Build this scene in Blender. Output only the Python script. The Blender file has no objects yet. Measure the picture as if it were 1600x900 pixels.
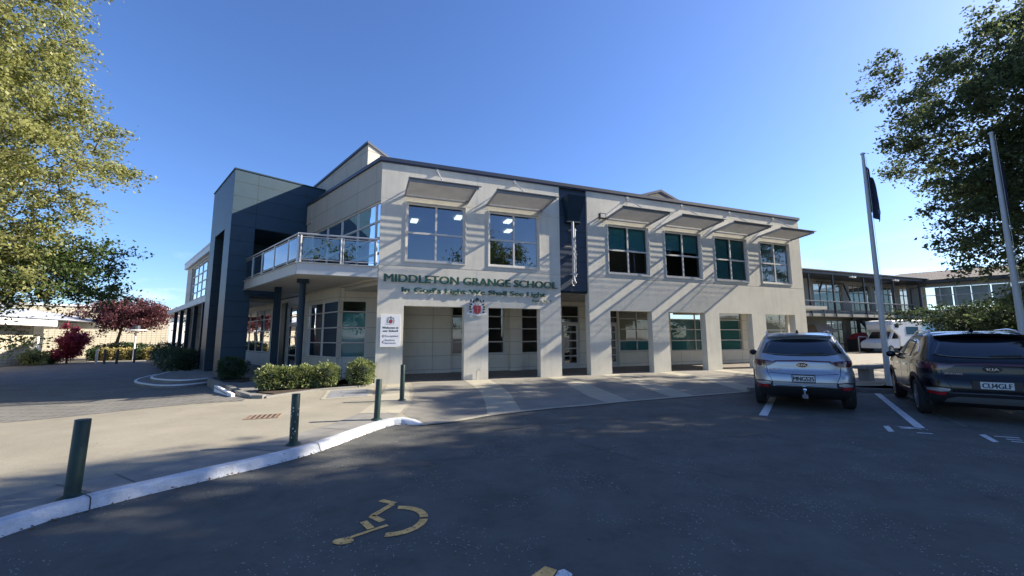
import bpy, bmesh, math, random
import numpy as np
from mathutils import Matrix, Vector
from mathutils.geometry import tessellate_polygon
R = math.radians
sc = bpy.context.scene
COL = sc.collection

# ---------------------------------------------------------------- camera
P_, RO = R(7.0257), R(-0.2293)
fw = Vector((0, math.cos(P_), math.sin(P_))); rt = Vector((1, 0, 0)); up = rt.cross(fw)
rt2 = rt * math.cos(RO) + up * math.sin(RO); up2 = -rt * math.sin(RO) + up * math.cos(RO)
cam = bpy.data.cameras.new('camera'); cam.sensor_width = 36; cam.lens = 36 * 635.32 / 1600
cam.clip_start = 0.05; cam.clip_end = 3000
co = bpy.data.objects.new('camera', cam); COL.objects.link(co)
co.matrix_world = Matrix(((rt2.x, up2.x, -fw.x, 0), (rt2.y, up2.y, -fw.y, 0), (rt2.z, up2.z, -fw.z, 1.55), (0, 0, 0, 1)))
sc.camera = co

# ---------------------------------------------------------------- light
SUN_AZ, SUN_EL = 12.8, 33.0          # degrees from +X towards +Y ; above horizon
w = bpy.data.worlds.new('World'); sc.world = w; w.use_nodes = True
nt = w.node_tree; nt.nodes.clear()
sky = nt.nodes.new('ShaderNodeTexSky'); sky.sky_type = 'NISHITA'; sky.sun_disc = False
sky.sun_elevation = R(SUN_EL); sky.sun_rotation = R(90 - SUN_AZ)
sky.air_density = 1.0; sky.dust_density = 0.6; sky.ozone_density = 7.0; sky.altitude = 0
bg = nt.nodes.new('ShaderNodeBackground'); bg.inputs['Strength'].default_value = 0.097
out = nt.nodes.new('ShaderNodeOutputWorld')
# faint low clouds near the horizon
tc = nt.nodes.new('ShaderNodeTexCoord'); mp = nt.nodes.new('ShaderNodeMapping'); mp.inputs['Scale'].default_value = (1, 1, 3.2)
nz = nt.nodes.new('ShaderNodeTexNoise'); nz.inputs['Scale'].default_value = 6.5; nz.inputs['Detail'].default_value = 7
cr = nt.nodes.new('ShaderNodeValToRGB'); cr.color_ramp.elements[0].position = .52; cr.color_ramp.elements[1].position = .72
sx = nt.nodes.new('ShaderNodeSeparateXYZ')
mr = nt.nodes.new('ShaderNodeMapRange'); mr.inputs['From Min'].default_value = .19; mr.inputs['From Max'].default_value = .03
mul = nt.nodes.new('ShaderNodeMath'); mul.operation = 'MULTIPLY'
mix = nt.nodes.new('ShaderNodeMixRGB'); mix.inputs['Color2'].default_value = (6.4, 6.8, 7.3, 1)
L = nt.links.new
L(tc.outputs['Generated'], mp.inputs['Vector']); L(mp.outputs[0], nz.inputs['Vector']); L(nz.outputs['Fac'], cr.inputs['Fac'])
L(tc.outputs['Generated'], sx.inputs[0]); L(sx.outputs['Z'], mr.inputs['Value'])
L(cr.outputs['Color'], mul.inputs[0]); L(mr.outputs[0], mul.inputs[1]); L(mul.outputs[0], mix.inputs['Fac'])
hs = nt.nodes.new('ShaderNodeHueSaturation'); hs.inputs['Saturation'].default_value = 1.06; hs.inputs['Hue'].default_value = .508; L(sky.outputs[0], hs.inputs['Color']); L(hs.outputs[0], mix.inputs['Color1']); L(mix.outputs[0], bg.inputs['Color']); L(bg.outputs[0], out.inputs['Surface'])
sl = bpy.data.lights.new('sun', 'SUN'); sl.energy = 5.0; sl.angle = R(0.53); sl.color = (1, .90, .74)
so_ = bpy.data.objects.new('sun', sl); COL.objects.link(so_)
sd_ = Vector((math.cos(R(SUN_AZ)) * math.cos(R(SUN_EL)), math.sin(R(SUN_AZ)) * math.cos(R(SUN_EL)), math.sin(R(SUN_EL))))
so_.rotation_euler = sd_.to_track_quat('Z', 'Y').to_euler(); so_.location = (30, 10, 40)
sc.view_settings.view_transform = 'Standard'; sc.view_settings.look = 'None'
sc.view_settings.exposure = 1.28; sc.view_settings.gamma = 1
sc.cycles.max_bounces = 7; sc.cycles.transparent_max_bounces = 12

# ---------------------------------------------------------------- materials
def _n(nt, t, **k):
    n = nt.nodes.new(t)
    for a, v in k.items():
        if a in n.inputs: n.inputs[a].default_value = v
        else: setattr(n, a, v)
    return n
def mat(name, col, rough=.6, metal=0., var=.12, scale=3., bump=0., bscale=60., coat=0., spec=.5, stain=0.):
    m = bpy.data.materials.new(name); m.use_nodes = True; nt = m.node_tree; b = nt.nodes['Principled BSDF']
    b.inputs['Roughness'].default_value = rough; b.inputs['Metallic'].default_value = metal
    b.inputs['Specular IOR Level'].default_value = spec
    b.inputs['Coat Weight'].default_value = coat; b.inputs['Coat Roughness'].default_value = .03
    t = _n(nt, 'ShaderNodeTexCoord')
    n1 = _n(nt, 'ShaderNodeTexNoise', Scale=scale, Detail=6., Roughness=.65)
    nt.links.new(t.outputs['Object'], n1.inputs['Vector'])
    r = nt.nodes.new('ShaderNodeMapRange'); r.inputs['From Min'].default_value = .3; r.inputs['From Max'].default_value = .7
    r.inputs['To Min'].default_value = 1 - var; r.inputs['To Max'].default_value = 1 + var
    nt.links.new(n1.outputs['Fac'], r.inputs['Value'])
    mx = _n(nt, 'ShaderNodeVectorMath', operation='SCALE'); mx.inputs[0].default_value = col[:3]
    nt.links.new(r.outputs[0], mx.inputs['Scale'])
    last = mx.outputs[0]
    if stain:
        mp = _n(nt, 'ShaderNodeMapping'); mp.inputs['Scale'].default_value = (1.6, 1.6, .16)
        n2 = _n(nt, 'ShaderNodeTexNoise', Scale=2.2, Detail=8., Roughness=.7)
        nt.links.new(t.outputs['Object'], mp.inputs[0]); nt.links.new(mp.outputs[0], n2.inputs['Vector'])
        r2 = nt.nodes.new('ShaderNodeMapRange'); r2.inputs['From Min'].default_value = .5; r2.inputs['From Max'].default_value = .75
        r2.inputs['To Min'].default_value = 1; r2.inputs['To Max'].default_value = 1 - stain
        nt.links.new(n2.outputs['Fac'], r2.inputs['Value'])
        m2 = _n(nt, 'ShaderNodeVectorMath', operation='SCALE'); nt.links.new(last, m2.inputs[0]); nt.links.new(r2.outputs[0], m2.inputs['Scale']); last = m2.outputs[0]
    nt.links.new(last, b.inputs['Base Color'])
    if bump:
        n3 = _n(nt, 'ShaderNodeTexNoise', Scale=bscale, Detail=4.)
        nt.links.new(t.outputs['Object'], n3.inputs['Vector'])
        bp = _n(nt, 'ShaderNodeBump', Strength=bump, Distance=.01); nt.links.new(n3.outputs['Fac'], bp.inputs['Height'])
        nt.links.new(bp.outputs[0], b.inputs['Normal'])
    m['_last'] = 0
    return m
def grid_lines(m, px, pz, ox=0., oz=0., wd=.014, dark=.35, ax='X', off_rows=False, bump=.6):
    """adds panel joints / masonry joints in object space to the material's colour and bump"""
    nt = m.node_tree; b = nt.nodes['Principled BSDF']
    t = _n(nt, 'ShaderNodeTexCoord'); s = _n(nt, 'ShaderNodeSeparateXYZ'); nt.links.new(t.outputs['Object'], s.inputs[0])
    def line(src, p, o, shift=None):
        a = _n(nt, 'ShaderNodeMath', operation='ADD'); nt.links.new(src, a.inputs[0]); a.inputs[1].default_value = -o
        if shift is not None:
            a2 = _n(nt, 'ShaderNodeMath', operation='ADD'); nt.links.new(a.outputs[0], a2.inputs[0]); nt.links.new(shift, a2.inputs[1]); a = a2
        d = _n(nt, 'ShaderNodeMath', operation='PINGPONG'); nt.links.new(a.outputs[0], d.inputs[0]); d.inputs[1].default_value = p / 2
        c = _n(nt, 'ShaderNodeMath', operation='LESS_THAN'); nt.links.new(d.outputs[0], c.inputs[0]); c.inputs[1].default_value = wd / 2
        return c.outputs[0]
    outs = []
    sh = None
    if pz:
        outs.append(line(s.outputs['Y' if ax == 'XY' else 'Z'], pz, oz))
        if off_rows:
            q = _n(nt, 'ShaderNodeMath', operation='DIVIDE'); nt.links.new(s.outputs['Y' if ax == 'XY' else 'Z'], q.inputs[0]); q.inputs[1].default_value = pz
            fl = _n(nt, 'ShaderNodeMath', operation='FLOOR'); nt.links.new(q.outputs[0], fl.inputs[0])
            ml = _n(nt, 'ShaderNodeMath', operation='MULTIPLY'); nt.links.new(fl.outputs[0], ml.inputs[0]); ml.inputs[1].default_value = px / 2; sh = ml.outputs[0]
    if px: outs.append(line(s.outputs['Y' if ax == 'Y' else 'X'], px, ox, sh))
    o = outs[0]
    if len(outs) > 1:
        mxx = _n(nt, 'ShaderNodeMath', operation='MAXIMUM'); nt.links.new(outs[0], mxx.inputs[0]); nt.links.new(outs[1], mxx.inputs[1]); o = mxx.outputs[0]
    old = b.inputs['Base Color'].links[0].from_socket
    r = _n(nt, 'ShaderNodeMapRange'); r.inputs['To Min'].default_value = 1; r.inputs['To Max'].default_value = dark; nt.links.new(o, r.inputs['Value'])
    v = _n(nt, 'ShaderNodeVectorMath', operation='SCALE'); nt.links.new(old, v.inputs[0]); nt.links.new(r.outputs[0], v.inputs['Scale'])
    nt.links.new(v.outputs[0], b.inputs['Base Color'])
    bp = _n(nt, 'ShaderNodeBump', Strength=bump, Distance=.01); bp.invert = True; nt.links.new(o, bp.inputs['Height'])
    if b.inputs['Normal'].links: nt.links.new(b.inputs['Normal'].links[0].from_socket, bp.inputs['Normal'])
    nt.links.new(bp.outputs[0], b.inputs['Normal'])
    return m
def speckle(m, col2, scale=120, lo=.62, hi=.7, amt=.8):
    nt = m.node_tree; b = nt.nodes['Principled BSDF']
    t = _n(nt, 'ShaderNodeTexCoord'); v = _n(nt, 'ShaderNodeTexVoronoi', Scale=float(scale)); nt.links.new(t.outputs['Object'], v.inputs['Vector'])
    n = _n(nt, 'ShaderNodeTexNoise', Scale=1.1, Detail=4.); nt.links.new(t.outputs['Object'], n.inputs['Vector'])
    s = _n(nt, 'ShaderNodeSeparateColor'); nt.links.new(v.outputs['Color'], s.inputs[0])
    r0 = _n(nt, 'ShaderNodeMapRange'); r0.inputs['From Min'].default_value = .35; r0.inputs['From Max'].default_value = .75
    r0.inputs['To Min'].default_value = hi + .12; r0.inputs['To Max'].default_value = lo; nt.links.new(n.outputs['Fac'], r0.inputs['Value'])
    g = _n(nt, 'ShaderNodeMath', operation='GREATER_THAN'); nt.links.new(s.outputs[0], g.inputs[0]); nt.links.new(r0.outputs[0], g.inputs[1])
    d = _n(nt, 'ShaderNodeMath', operation='LESS_THAN'); nt.links.new(v.outputs['Distance'], d.inputs[0]); d.inputs[1].default_value = .42
    mm = _n(nt, 'ShaderNodeMath', operation='MULTIPLY'); nt.links.new(g.outputs[0], mm.inputs[0]); nt.links.new(d.outputs[0], mm.inputs[1])
    m3 = _n(nt, 'ShaderNodeMath', operation='MULTIPLY'); nt.links.new(mm.outputs[0], m3.inputs[0]); m3.inputs[1].default_value = amt
    mx = _n(nt, 'ShaderNodeMixRGB'); nt.links.new(m3.outputs[0], mx.inputs[0]); nt.links.new(b.inputs['Base Color'].links[0].from_socket, mx.inputs[1]); mx.inputs[2].default_value = (*col2, 1)
    nt.links.new(mx.outputs[0], b.inputs['Base Color']); return m
def glass(name, tint=(.55, .62, .62), refl=.25, rough=.0):
    m = bpy.data.materials.new(name); m.use_nodes = True; nt = m.node_tree; nt.nodes.clear()
    o = nt.nodes.new('ShaderNodeOutputMaterial'); tr = _n(nt, 'ShaderNodeBsdfTransparent'); tr.inputs[0].default_value = (*tint, 1)
    gl = _n(nt, 'ShaderNodeBsdfGlossy', Roughness=rough); gl.inputs[0].default_value = (.95, .97, 1, 1)
    fr = _n(nt, 'ShaderNodeFresnel', IOR=1.5); a = _n(nt, 'ShaderNodeMath', operation='MULTIPLY_ADD'); a.inputs[1].default_value = 1.4; a.inputs[2].default_value = refl; a.use_clamp = True
    # slightly wavy panes, as real float glass
    t = _n(nt, 'ShaderNodeTexCoord'); n = _n(nt, 'ShaderNodeTexNoise', Scale=1.3, Detail=1.); nt.links.new(t.outputs['Object'], n.inputs['Vector'])
    bp = _n(nt, 'ShaderNodeBump', Strength=.12, Distance=.02); nt.links.new(n.outputs['Fac'], bp.inputs['Height']); nt.links.new(bp.outputs[0], gl.inputs['Normal'])
    mx = _n(nt, 'ShaderNodeMixShader'); nt.links.new(fr.outputs[0], a.inputs[0]); nt.links.new(a.outputs[0], mx.inputs[0])
    nt.links.new(tr.outputs[0], mx.inputs[1]); nt.links.new(gl.outputs[0], mx.inputs[2]); nt.links.new(mx.outputs[0], o.inputs[0])
    return m
def emit(name, col, s):
    m = bpy.data.materials.new(name); m.use_nodes = True; b = m.node_tree.nodes['Principled BSDF']
    b.inputs['Emission Color'].default_value = (*col, 1); b.inputs['Emission Strength'].default_value = s; return m
def leafmat(name, c1, c2, trans=.45, scale=1.2, rough=.5):
    m = bpy.data.materials.new(name); m.use_nodes = True; nt = m.node_tree; b = nt.nodes['Principled BSDF']; o = nt.nodes['Material Output']
    b.inputs['Roughness'].default_value = rough
    t = _n(nt, 'ShaderNodeTexCoord'); n1 = _n(nt, 'ShaderNodeTexNoise', Scale=scale, Detail=3.); n2 = _n(nt, 'ShaderNodeTexWhiteNoise')
    g = _n(nt, 'ShaderNodeNewGeometry'); nt.links.new(g.outputs['Random Per Island'], n2.inputs['Vector'] if False else n2.inputs[0])
    nt.links.new(t.outputs['Object'], n1.inputs['Vector'])
    a = _n(nt, 'ShaderNodeMath', operation='ADD'); nt.links.new(n1.outputs['Fac'], a.inputs[0]); nt.links.new(g.outputs['Random Per Island'], a.inputs[1])
    r = _n(nt, 'ShaderNodeMapRange'); r.inputs['From Min'].default_value = .45; r.inputs['From Max'].default_value = 1.55; nt.links.new(a.outputs[0], r.inputs['Value'])
    mx = _n(nt, 'ShaderNodeMixRGB'); mx.inputs[1].default_value = (*c1, 1); mx.inputs[2].default_value = (*c2, 1); nt.links.new(r.outputs[0], mx.inputs[0])
    nt.links.new(mx.outputs[0], b.inputs['Base Color'])
    tl = _n(nt, 'ShaderNodeBsdfTranslucent'); nt.links.new(mx.outputs[0], tl.inputs[0])
    ms = _n(nt, 'ShaderNodeMixShader'); ms.inputs[0].default_value = trans; nt.links.new(b.outputs[0], ms.inputs[1]); nt.links.new(tl.outputs[0], ms.inputs[2])
    nt.links.new(ms.outputs[0], o.inputs[0]); return m

M = {}
M['render'] = mat('facade_render', (.61, .585, .505), .85, var=.09, scale=.8, bump=.5, bscale=140, stain=.17)
M['panel'] = grid_lines(mat('grey_wall_panel', (.56, .53, .45), .8, var=.05, scale=1.5, bump=.15, stain=.1), 1.53, .62, .4, .77, .016, .45)
M['panelup'] = grid_lines(mat('grey_side_panel', (.43, .415, .37), .75, var=.05, scale=1.5, stain=.12), 1.53, .80, .42, 6.48, .018, .4)
M['cream'] = grid_lines(mat('cream_wall_panel', (.72, .68, .57), .8, var=.05, scale=1.5, bump=.15, stain=.08), 2.4, .61, .2, .77, .018, .5)
M['tower'] = grid_lines(mat('dark_teal_panel', (.016, .040, .062), .45, var=.12, scale=2.2, bump=.05, stain=.12), 3.2, .665, 1.05, .53, .02, .25, ax='X')
M['towerf'] = grid_lines(mat('dark_teal_panel_front', (.012, .045, .075), .6, var=.12, scale=2.2, bump=.05, stain=.12), 3.2, .665, -.92, .53, .02, .25, ax='Y')
M['navy'] = grid_lines(mat('navy_panel', (.034, .052, .082), .5, var=.1, scale=2.), 0, .66, 0, 4.12, .02, .3)
M['navyflat'] = mat('navy_metal', (.008, .026, .045), .5, var=.1, spec=.3)
M['fascia'] = mat('navy_roof_flashing', (.035, .045, .075), .4, var=.1)
M['awnbeam'] = mat('awning_beam_steel', (.26, .275, .29), .5, .3, var=.1)
M['louvre'] = mat('perforated_louvre', (.55, .545, .53), .7, .0, var=.1)
M['nosing'] = mat('white_nosing_paint', (.80, .81, .82), .7, var=.12, scale=6)
M['alu'] = mat('aluminium', (.55, .55, .54), .38, .7, var=.05)
M['frame'] = mat('grey_window_frame', (.55, .54, .51), .5, .0, var=.04)
M['galv'] = mat('galvanised_steel', (.46, .46, .46), .55, .25, var=.12, scale=9)
M['slab'] = mat('pale_steel_channel', (.50, .51, .50), .5, .2, var=.06, scale=2, stain=.1)
M['soffit'] = mat('soffit_board', (.42, .41, .38), .85, var=.04)
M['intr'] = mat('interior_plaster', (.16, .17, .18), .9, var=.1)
M['ceil'] = mat('interior_ceiling', (.30, .31, .31), .9, var=.05)
M['glass'] = glass('window_glass', (.34, .42, .44), .15)
M['glassn'] = glass('clear_window_glass', (.74, .82, .82), .03)
M['glassk'] = glass('dark_window_glass', (.10, .13, .14), .07)
M['glassb'] = glass('balcony_glass', (.62, .70, .68), .12)
M['glassd'] = glass('mirror_tint_glass', (.12, .15, .16), .42)
M['blind'] = mat('teal_roller_blind', (.16, .46, .48), .8, var=.1, scale=1.0)
M['blindp'] = mat('pale_roller_blind', (.10, .22, .25), .8, var=.1, scale=1.0)
M['lamp'] = emit('ceiling_lamp_glow', (1, .93, .82), 1.4)
M['dgreen'] = mat('dark_green_paint', (.008, .030, .026), .5, var=.3, scale=12, coat=.0)
M['lettergreen'] = mat('dark_green_letter', (.010, .072, .056), .4, var=.1)
M['white'] = mat('white_board', (.78, .79, .80), .5, var=.02)
M['black'] = mat('black_paint', (.012, .012, .014), .5, var=.1)
M['red'] = mat('crest_red', (.32, .025, .035), .5, var=.1)
M['greyprint'] = mat('grey_print', (.22, .22, .24), .6)
M['asphalt'] = speckle(mat('asphalt', (.090, .091, .082), .86, var=.28, scale=1.3, bump=1., bscale=110, stain=.3), (.36, .35, .34), 70, .84, .96, .9)
M['path'] = speckle(mat('worn_asphalt_paving', (.262, .240, .188), .9, var=.14, scale=.9, bump=.7, bscale=170), (.42, .39, .33), 70, .6, .8, .5)
M['apron'] = speckle(mat('apron_asphalt', (.20, .19, .165), .9, var=.18, scale=1.1, bump=.8, bscale=170), (.36, .34, .3), 80, .7, .85, .5)
M['conc'] = speckle(mat('exposed_concrete', (.35, .325, .255), .9, var=.12, scale=1.5, bump=.7, bscale=200), (.25, .23, .2), 90, .6, .8, .4)
M['concgrey'] = mat('grey_concrete', (.20, .195, .18), .9, var=.22, scale=2.5, bump=.6, bscale=120)
M['paver'] = grid_lines(mat('block_paver', (.17, .165, .15), .9, var=.22, scale=1.4, bump=.6, bscale=120), .24, .48, 0, 0, .03, .28, ax='XY', off_rows=True, bump=.8)
M['tile'] = grid_lines(mat('porch_tile', (.20, .175, .15), .7, var=.2, scale=2), .6, .6, 0, 0, .014, .45, ax='XY', bump=.4)
M['kerbw'] = mat('white_kerb_paint', (.52, .54, .57), .8, var=.16, scale=5, bump=.8, bscale=45, stain=.3)
M['paintw'] = speckle(mat('road_paint_white', (.62, .62, .6), .8, var=.2, scale=9, bump=.5), (.10, .10, .105), 60, .55, .75, .9)
M['painty'] = speckle(mat('road_paint_yellow', (.82, .45, .14), .8, var=.35, scale=14, bump=.6), (.11, .10, .08), 40, .66, .84, .9)
M['faint'] = speckle(mat('faded_road_paint', (.17, .165, .14), .85, var=.25, scale=5), (.06, .06, .065), 50, .4, .55, .9)
M['soil'] = speckle(mat('bark_mulch', (.045, .032, .022), .95, var=.4, scale=14, bump=1, bscale=60), (.13, .08, .05), 60, .6, .7, .8)
M['iron'] = mat('rusty_iron', (.10, .065, .045), .8, .3, var=.35, scale=20)
M['bark'] = mat('bark', (.085, .07, .055), .9, var=.35, scale=9, bump=1, bscale=40)
M['block'] = grid_lines(mat('cream_concrete_block', (.52, .47, .36), .85, var=.06, scale=3, bump=.3, bscale=80), .4, .2, 0, 0, .034, .5, ax='X')
M['blocky'] = grid_lines(mat('cream_concrete_blocks', (.52, .47, .36), .85, var=.06, scale=3, bump=.3, bscale=80), .4, .2, 0, 0, .016, .6, ax='Y')
M['whitep'] = mat('white_joinery', (.72, .72, .70), .5, var=.04)
M['roofm'] = mat('pale_metal_roof', (.50, .51, .52), .45, .2, var=.05)
M['tilet'] = grid_lines(mat('brown_roof_tiles', (.17, .14, .12), .85, var=.2, scale=5, bump=.4), .3, .35, 0, 0, .03, .6, ax='XY')
M['timber'] = mat('weathered_timber', (.16, .13, .10), .8, var=.3, scale=8)
M['bldg'] = mat('far_building_wall', (.25, .24, .205), .8, var=.06, scale=1, stain=.15)
M['darksteel'] = mat('dark_steel', (.035, .04, .05), .5, .2, var=.1)
M['flag'] = mat('navy_flag_cloth', (.03, .04, .07), .85, var=.15)
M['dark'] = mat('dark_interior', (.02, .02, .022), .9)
M['redcloth'] = mat('red_cloth', (.28, .03, .04), .8, var=.2)
M['leafL'] = leafmat('spring_leaf', (.15, .175, .05), (.42, .42, .15), .5)
M['leafLd'] = leafmat('green_leaf', (.035, .075, .02), (.12, .17, .045), .4)
M['leafR'] = leafmat('dark_green_leaf', (.045, .07, .035), (.16, .20, .08), .5, rough=.75)
M['leafRd'] = leafmat('deep_green_leaf', (.018, .036, .016), (.060, .09, .03), .35, rough=.8)
M['leafB'] = leafmat('glossy_hedge_leaf', (.05, .09, .03), (.38, .42, .17), .25, 3., .3)  # pale end of the mix paints cream highlights into the leaf colour
M['leafBd'] = leafmat('dark_hedge_leaf', (.015, .04, .018), (.05, .10, .03), .2, 3., .4)
M['leafY'] = leafmat('golden_shrub_leaf', (.20, .20, .06), (.52, .42, .17), .35, 3.)
M['leafRed'] = leafmat('red_maple_leaf', (.16, .012, .03), (.45, .06, .10), .4, 2.)
M['leafMar'] = leafmat('maroon_maple_leaf', (.05, .016, .022), (.21, .07, .08), .35, 2.)
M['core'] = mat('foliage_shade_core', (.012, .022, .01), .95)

# ---------------------------------------------------------------- mesh helpers
class MB:
    def __init__(s): s.v = []; s.f = []; s.mi = []; s.cur = 0
    def quad(s, *p):
        n = len(s.v); s.v += [tuple(q) for q in p]; s.f.append(tuple(range(n, n + len(p)))); s.mi.append(s.cur)
    def hexa(s, b, t):           # bottom ring, top ring (same count, ccw seen from above)
        n = len(s.v); k = len(b); s.v += [tuple(q) for q in b] + [tuple(q) for q in t]
        s.f.append(tuple(reversed(range(n, n + k)))); s.mi.append(s.cur)
        s.f.append(tuple(range(n + k, n + 2 * k))); s.mi.append(s.cur)
        for i in range(k):
            j = (i + 1) % k; s.f.append((n + i, n + j, n + k + j, n + k + i)); s.mi.append(s.cur)
        return s
    def box(s, x0, x1, y0, y1, z0, z1):
        if x0 > x1: x0, x1 = x1, x0
        if y0 > y1: y0, y1 = y1, y0
        return s.hexa([(x0, y0, z0), (x1, y0, z0), (x1, y1, z0), (x0, y1, z0)], [(x0, y0, z1), (x1, y0, z1), (x1, y1, z1), (x0, y1, z1)])
    def prism(s, poly, z0, z1):
        return s.hexa([(x, y, z0) for x, y in poly], [(x, y, z1) for x, y in poly])
    def bar(s, a, b, wd, ht=None, upv=(0, 0, 1)):
        a = Vector(a); b = Vector(b); d = (b - a).normalized(); u = Vector(upv)
        if abs(d.dot(u)) > .98: u = Vector((1, 0, 0))
        r = d.cross(u).normalized() * wd / 2; q = r.cross(d).normalized() * (ht or wd) / 2
        return s.hexa([a - r - q, a + r - q, a + r + q, a - r + q][::-1], [b - r - q, b + r - q, b + r + q, b - r + q][::-1])
    def tube(s, pts, rad, k=10, cap=True):
        pts = [Vector(p) for p in pts]; n0 = len(s.v); rads = rad if isinstance(rad, (list, tuple)) else [rad] * len(pts)
        prev = None
        for i, p in enumerate(pts):
            d = (pts[min(i + 1, len(pts) - 1)] - pts[max(i - 1, 0)]).normalized()
            if prev is None:
                a = Vector((0, 0, 1)) if abs(d.z) < .9 else Vector((1, 0, 0)); prev = d.cross(a).normalized()
            prev = (prev - d * prev.dot(d)).normalized(); q = d.cross(prev)
            for j in range(k):
                t = 2 * math.pi * j / k; s.v.append(tuple(p + (prev * math.cos(t) + q * math.sin(t)) * rads[i]))
        for i in range(len(pts) - 1):
            for j in range(k):
                a = n0 + i * k + j; b = n0 + i * k + (j + 1) % k; s.f.append((a, b, b + k, a + k)); s.mi.append(s.cur)
        if cap:
            s.f.append(tuple(reversed(range(n0, n0 + k)))); s.mi.append(s.cur)
            e = n0 + (len(pts) - 1) * k; s.f.append(tuple(range(e, e + k))); s.mi.append(s.cur)
        return s
    def disc(s, c, r, n, k=24, r0=0):
        c = Vector(c); n = Vector(n).normalized(); a = Vector((0, 0, 1)) if abs(n.z) < .9 else Vector((1, 0, 0)); u = n.cross(a).normalized(); v = n.cross(u)
        P = [c + (u * math.cos(2 * math.pi * i / k) + v * math.sin(2 * math.pi * i / k)) * r for i in range(k)]
        if not r0: s.quad(*P)
        else:
            Q = [c + (p - c) * (r0 / r) for p in P]
            for i in range(k): s.quad(P[i], P[(i + 1) % k], Q[(i + 1) % k], Q[i])
        return s
    def ball(s, c, r, k=10):
        c = Vector(c); r = r if isinstance(r, (tuple, list)) else (r, r, r)
        for i in range(k // 2):
            t0 = math.pi * i / (k // 2); t1 = math.pi * (i + 1) / (k // 2)
            for j in range(k):
                f0 = 2 * math.pi * j / k; f1 = 2 * math.pi * (j + 1) / k
                q = [(c.x + r[0] * math.sin(t) * math.cos(f), c.y + r[1] * math.sin(t) * math.sin(f), c.z + r[2] * math.cos(t)) for t, f in ((t0, f0), (t1, f0), (t1, f1), (t0, f1))]
                s.quad(*q)
        return s
FR = {}                                # world matrix of every object made
def new(name, data, parent=None, frame=None):
    o = bpy.data.objects.new(name, data); COL.objects.link(o)
    Wm = frame if frame is not None else (FR[parent] if parent else Matrix())
    if parent is not None:
        o.parent = parent; o.matrix_basis = FR[parent].inverted() @ Wm
    else: o.matrix_basis = Wm
    FR[o] = Wm.copy(); return o
def obj(name, mb, m, parent=None, frame=None, smooth=False, bevel=0, weld=False):
    me = bpy.data.meshes.new(name); me.from_pydata(mb.v, [], mb.f)
    ms = m if isinstance(m, (list, tuple)) else [m]
    for x in ms: me.materials.append(x if not isinstance(x, str) else M[x])
    if len(ms) > 1: me.polygons.foreach_set('material_index', mb.mi)
    if weld or smooth:
        b = bmesh.new(); b.from_mesh(me); bmesh.ops.remove_doubles(b, verts=b.verts, dist=1e-4); b.to_mesh(me); b.free()
    if smooth: me.shade_smooth() if hasattr(me, 'shade_smooth') else me.polygons.foreach_set('use_smooth', [True] * len(me.polygons))
    me.update()
    o = new(name, me, parent, frame)
    if bevel:
        bv = o.modifiers.new('bevel', 'BEVEL'); bv.width = bevel; bv.segments = 2; bv.limit_method = 'ANGLE'
    if smooth == 'auto':
        try:
            me.set_sharp_from_angle(angle=R(35))
        except Exception: pass
    return o
def tag(o, label=None, cat=None, group=None, kind=None):
    if label: o['label'] = label
    if cat: o['category'] = cat
    if group: o['group'] = group
    if kind: o['kind'] = kind
    return o
def thing(name, label, cat, frame, group=None):
    o = new(name, None, None, frame); o.empty_display_size = .2
    return tag(o, label, cat, group)
def frm(x, y, z, deg): return Matrix.Translation((x, y, z)) @ Matrix.Rotation(R(deg), 4, 'Z')
def copy_tree(o, parent=None, frame=None):
    c = o.copy(); COL.objects.link(c)
    if parent is not None: c.parent = parent; FR[c] = FR[parent] @ o.matrix_basis
    else: c.matrix_basis = frame; FR[c] = frame.copy()
    for ch in [x for x in FR if x.parent == o and x is not c]: copy_tree(ch, c)
    return c
def text(name, s, size, depth, m, parent, frame, x, z, bold=0., width=None, align='LEFT', y=0., shear=0, spacing=1.):
    """extruded lettering lying in the frame's XZ plane, facing -Y"""
    cu = bpy.data.curves.new(name, 'FONT'); cu.body = s; cu.size = size; cu.extrude = depth / 2; cu.align_x = align; cu.shear = shear; cu.space_character = spacing
    cu.resolution_u = 3
    t = bpy.data.objects.new('tmp', cu); COL.objects.link(t); dg = bpy.context.evaluated_depsgraph_get(); dg.update()
    me = bpy.data.meshes.new_from_object(t.evaluated_get(dg)); bpy.data.objects.remove(t)
    n = len(me.vertices); c = np.empty(n * 3); me.vertices.foreach_get('co', c); c = c.reshape(-1, 3)
    k = 1.
    if width: k = width / (c[:, 0].max() - c[:, 0].min()) if align == 'LEFT' else width / (c[:, 0].max() - c[:, 0].min())
    x0 = c[:, 0].min() if align == 'LEFT' else 0
    c2 = np.stack([(c[:, 0] - x0) * k + x, -c[:, 2] + y, c[:, 1] + z], 1)
    me.vertices.foreach_set('co', c2.ravel())
    if bold > 0:
        b = bmesh.new()
        for q, (dx, dy) in enumerate(((0, 0), (-bold, .0007), (bold, .0014))):
            tmp = me.copy(); tmp.transform(Matrix.Translation((dx, dy, 0))); b.from_mesh(tmp); bpy.data.meshes.remove(tmp)
        b.to_mesh(me); b.free(); me.materials.clear(); me.materials.append(M[m] if isinstance(m, str) else m); me.update(); me.name = name
    return new(name, me, parent, frame)

AZ = 20.945
Gx, Gy = -4.72302, 14.20482
FF = frm(Gx, Gy, 0, AZ)                # front frame : x along the front, y into the building
SF = frm(Gx, Gy, 0, 135.5)             # side frame  : x along the side (away), y outwards
def ffw(x, y, z=0): return FF @ Vector((x, y, z))
def sfw(x, y, z=0): return SF @ Vector((x, y, z))
def loc2(frame, P): return frame.inverted() @ Vector(P)

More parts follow.
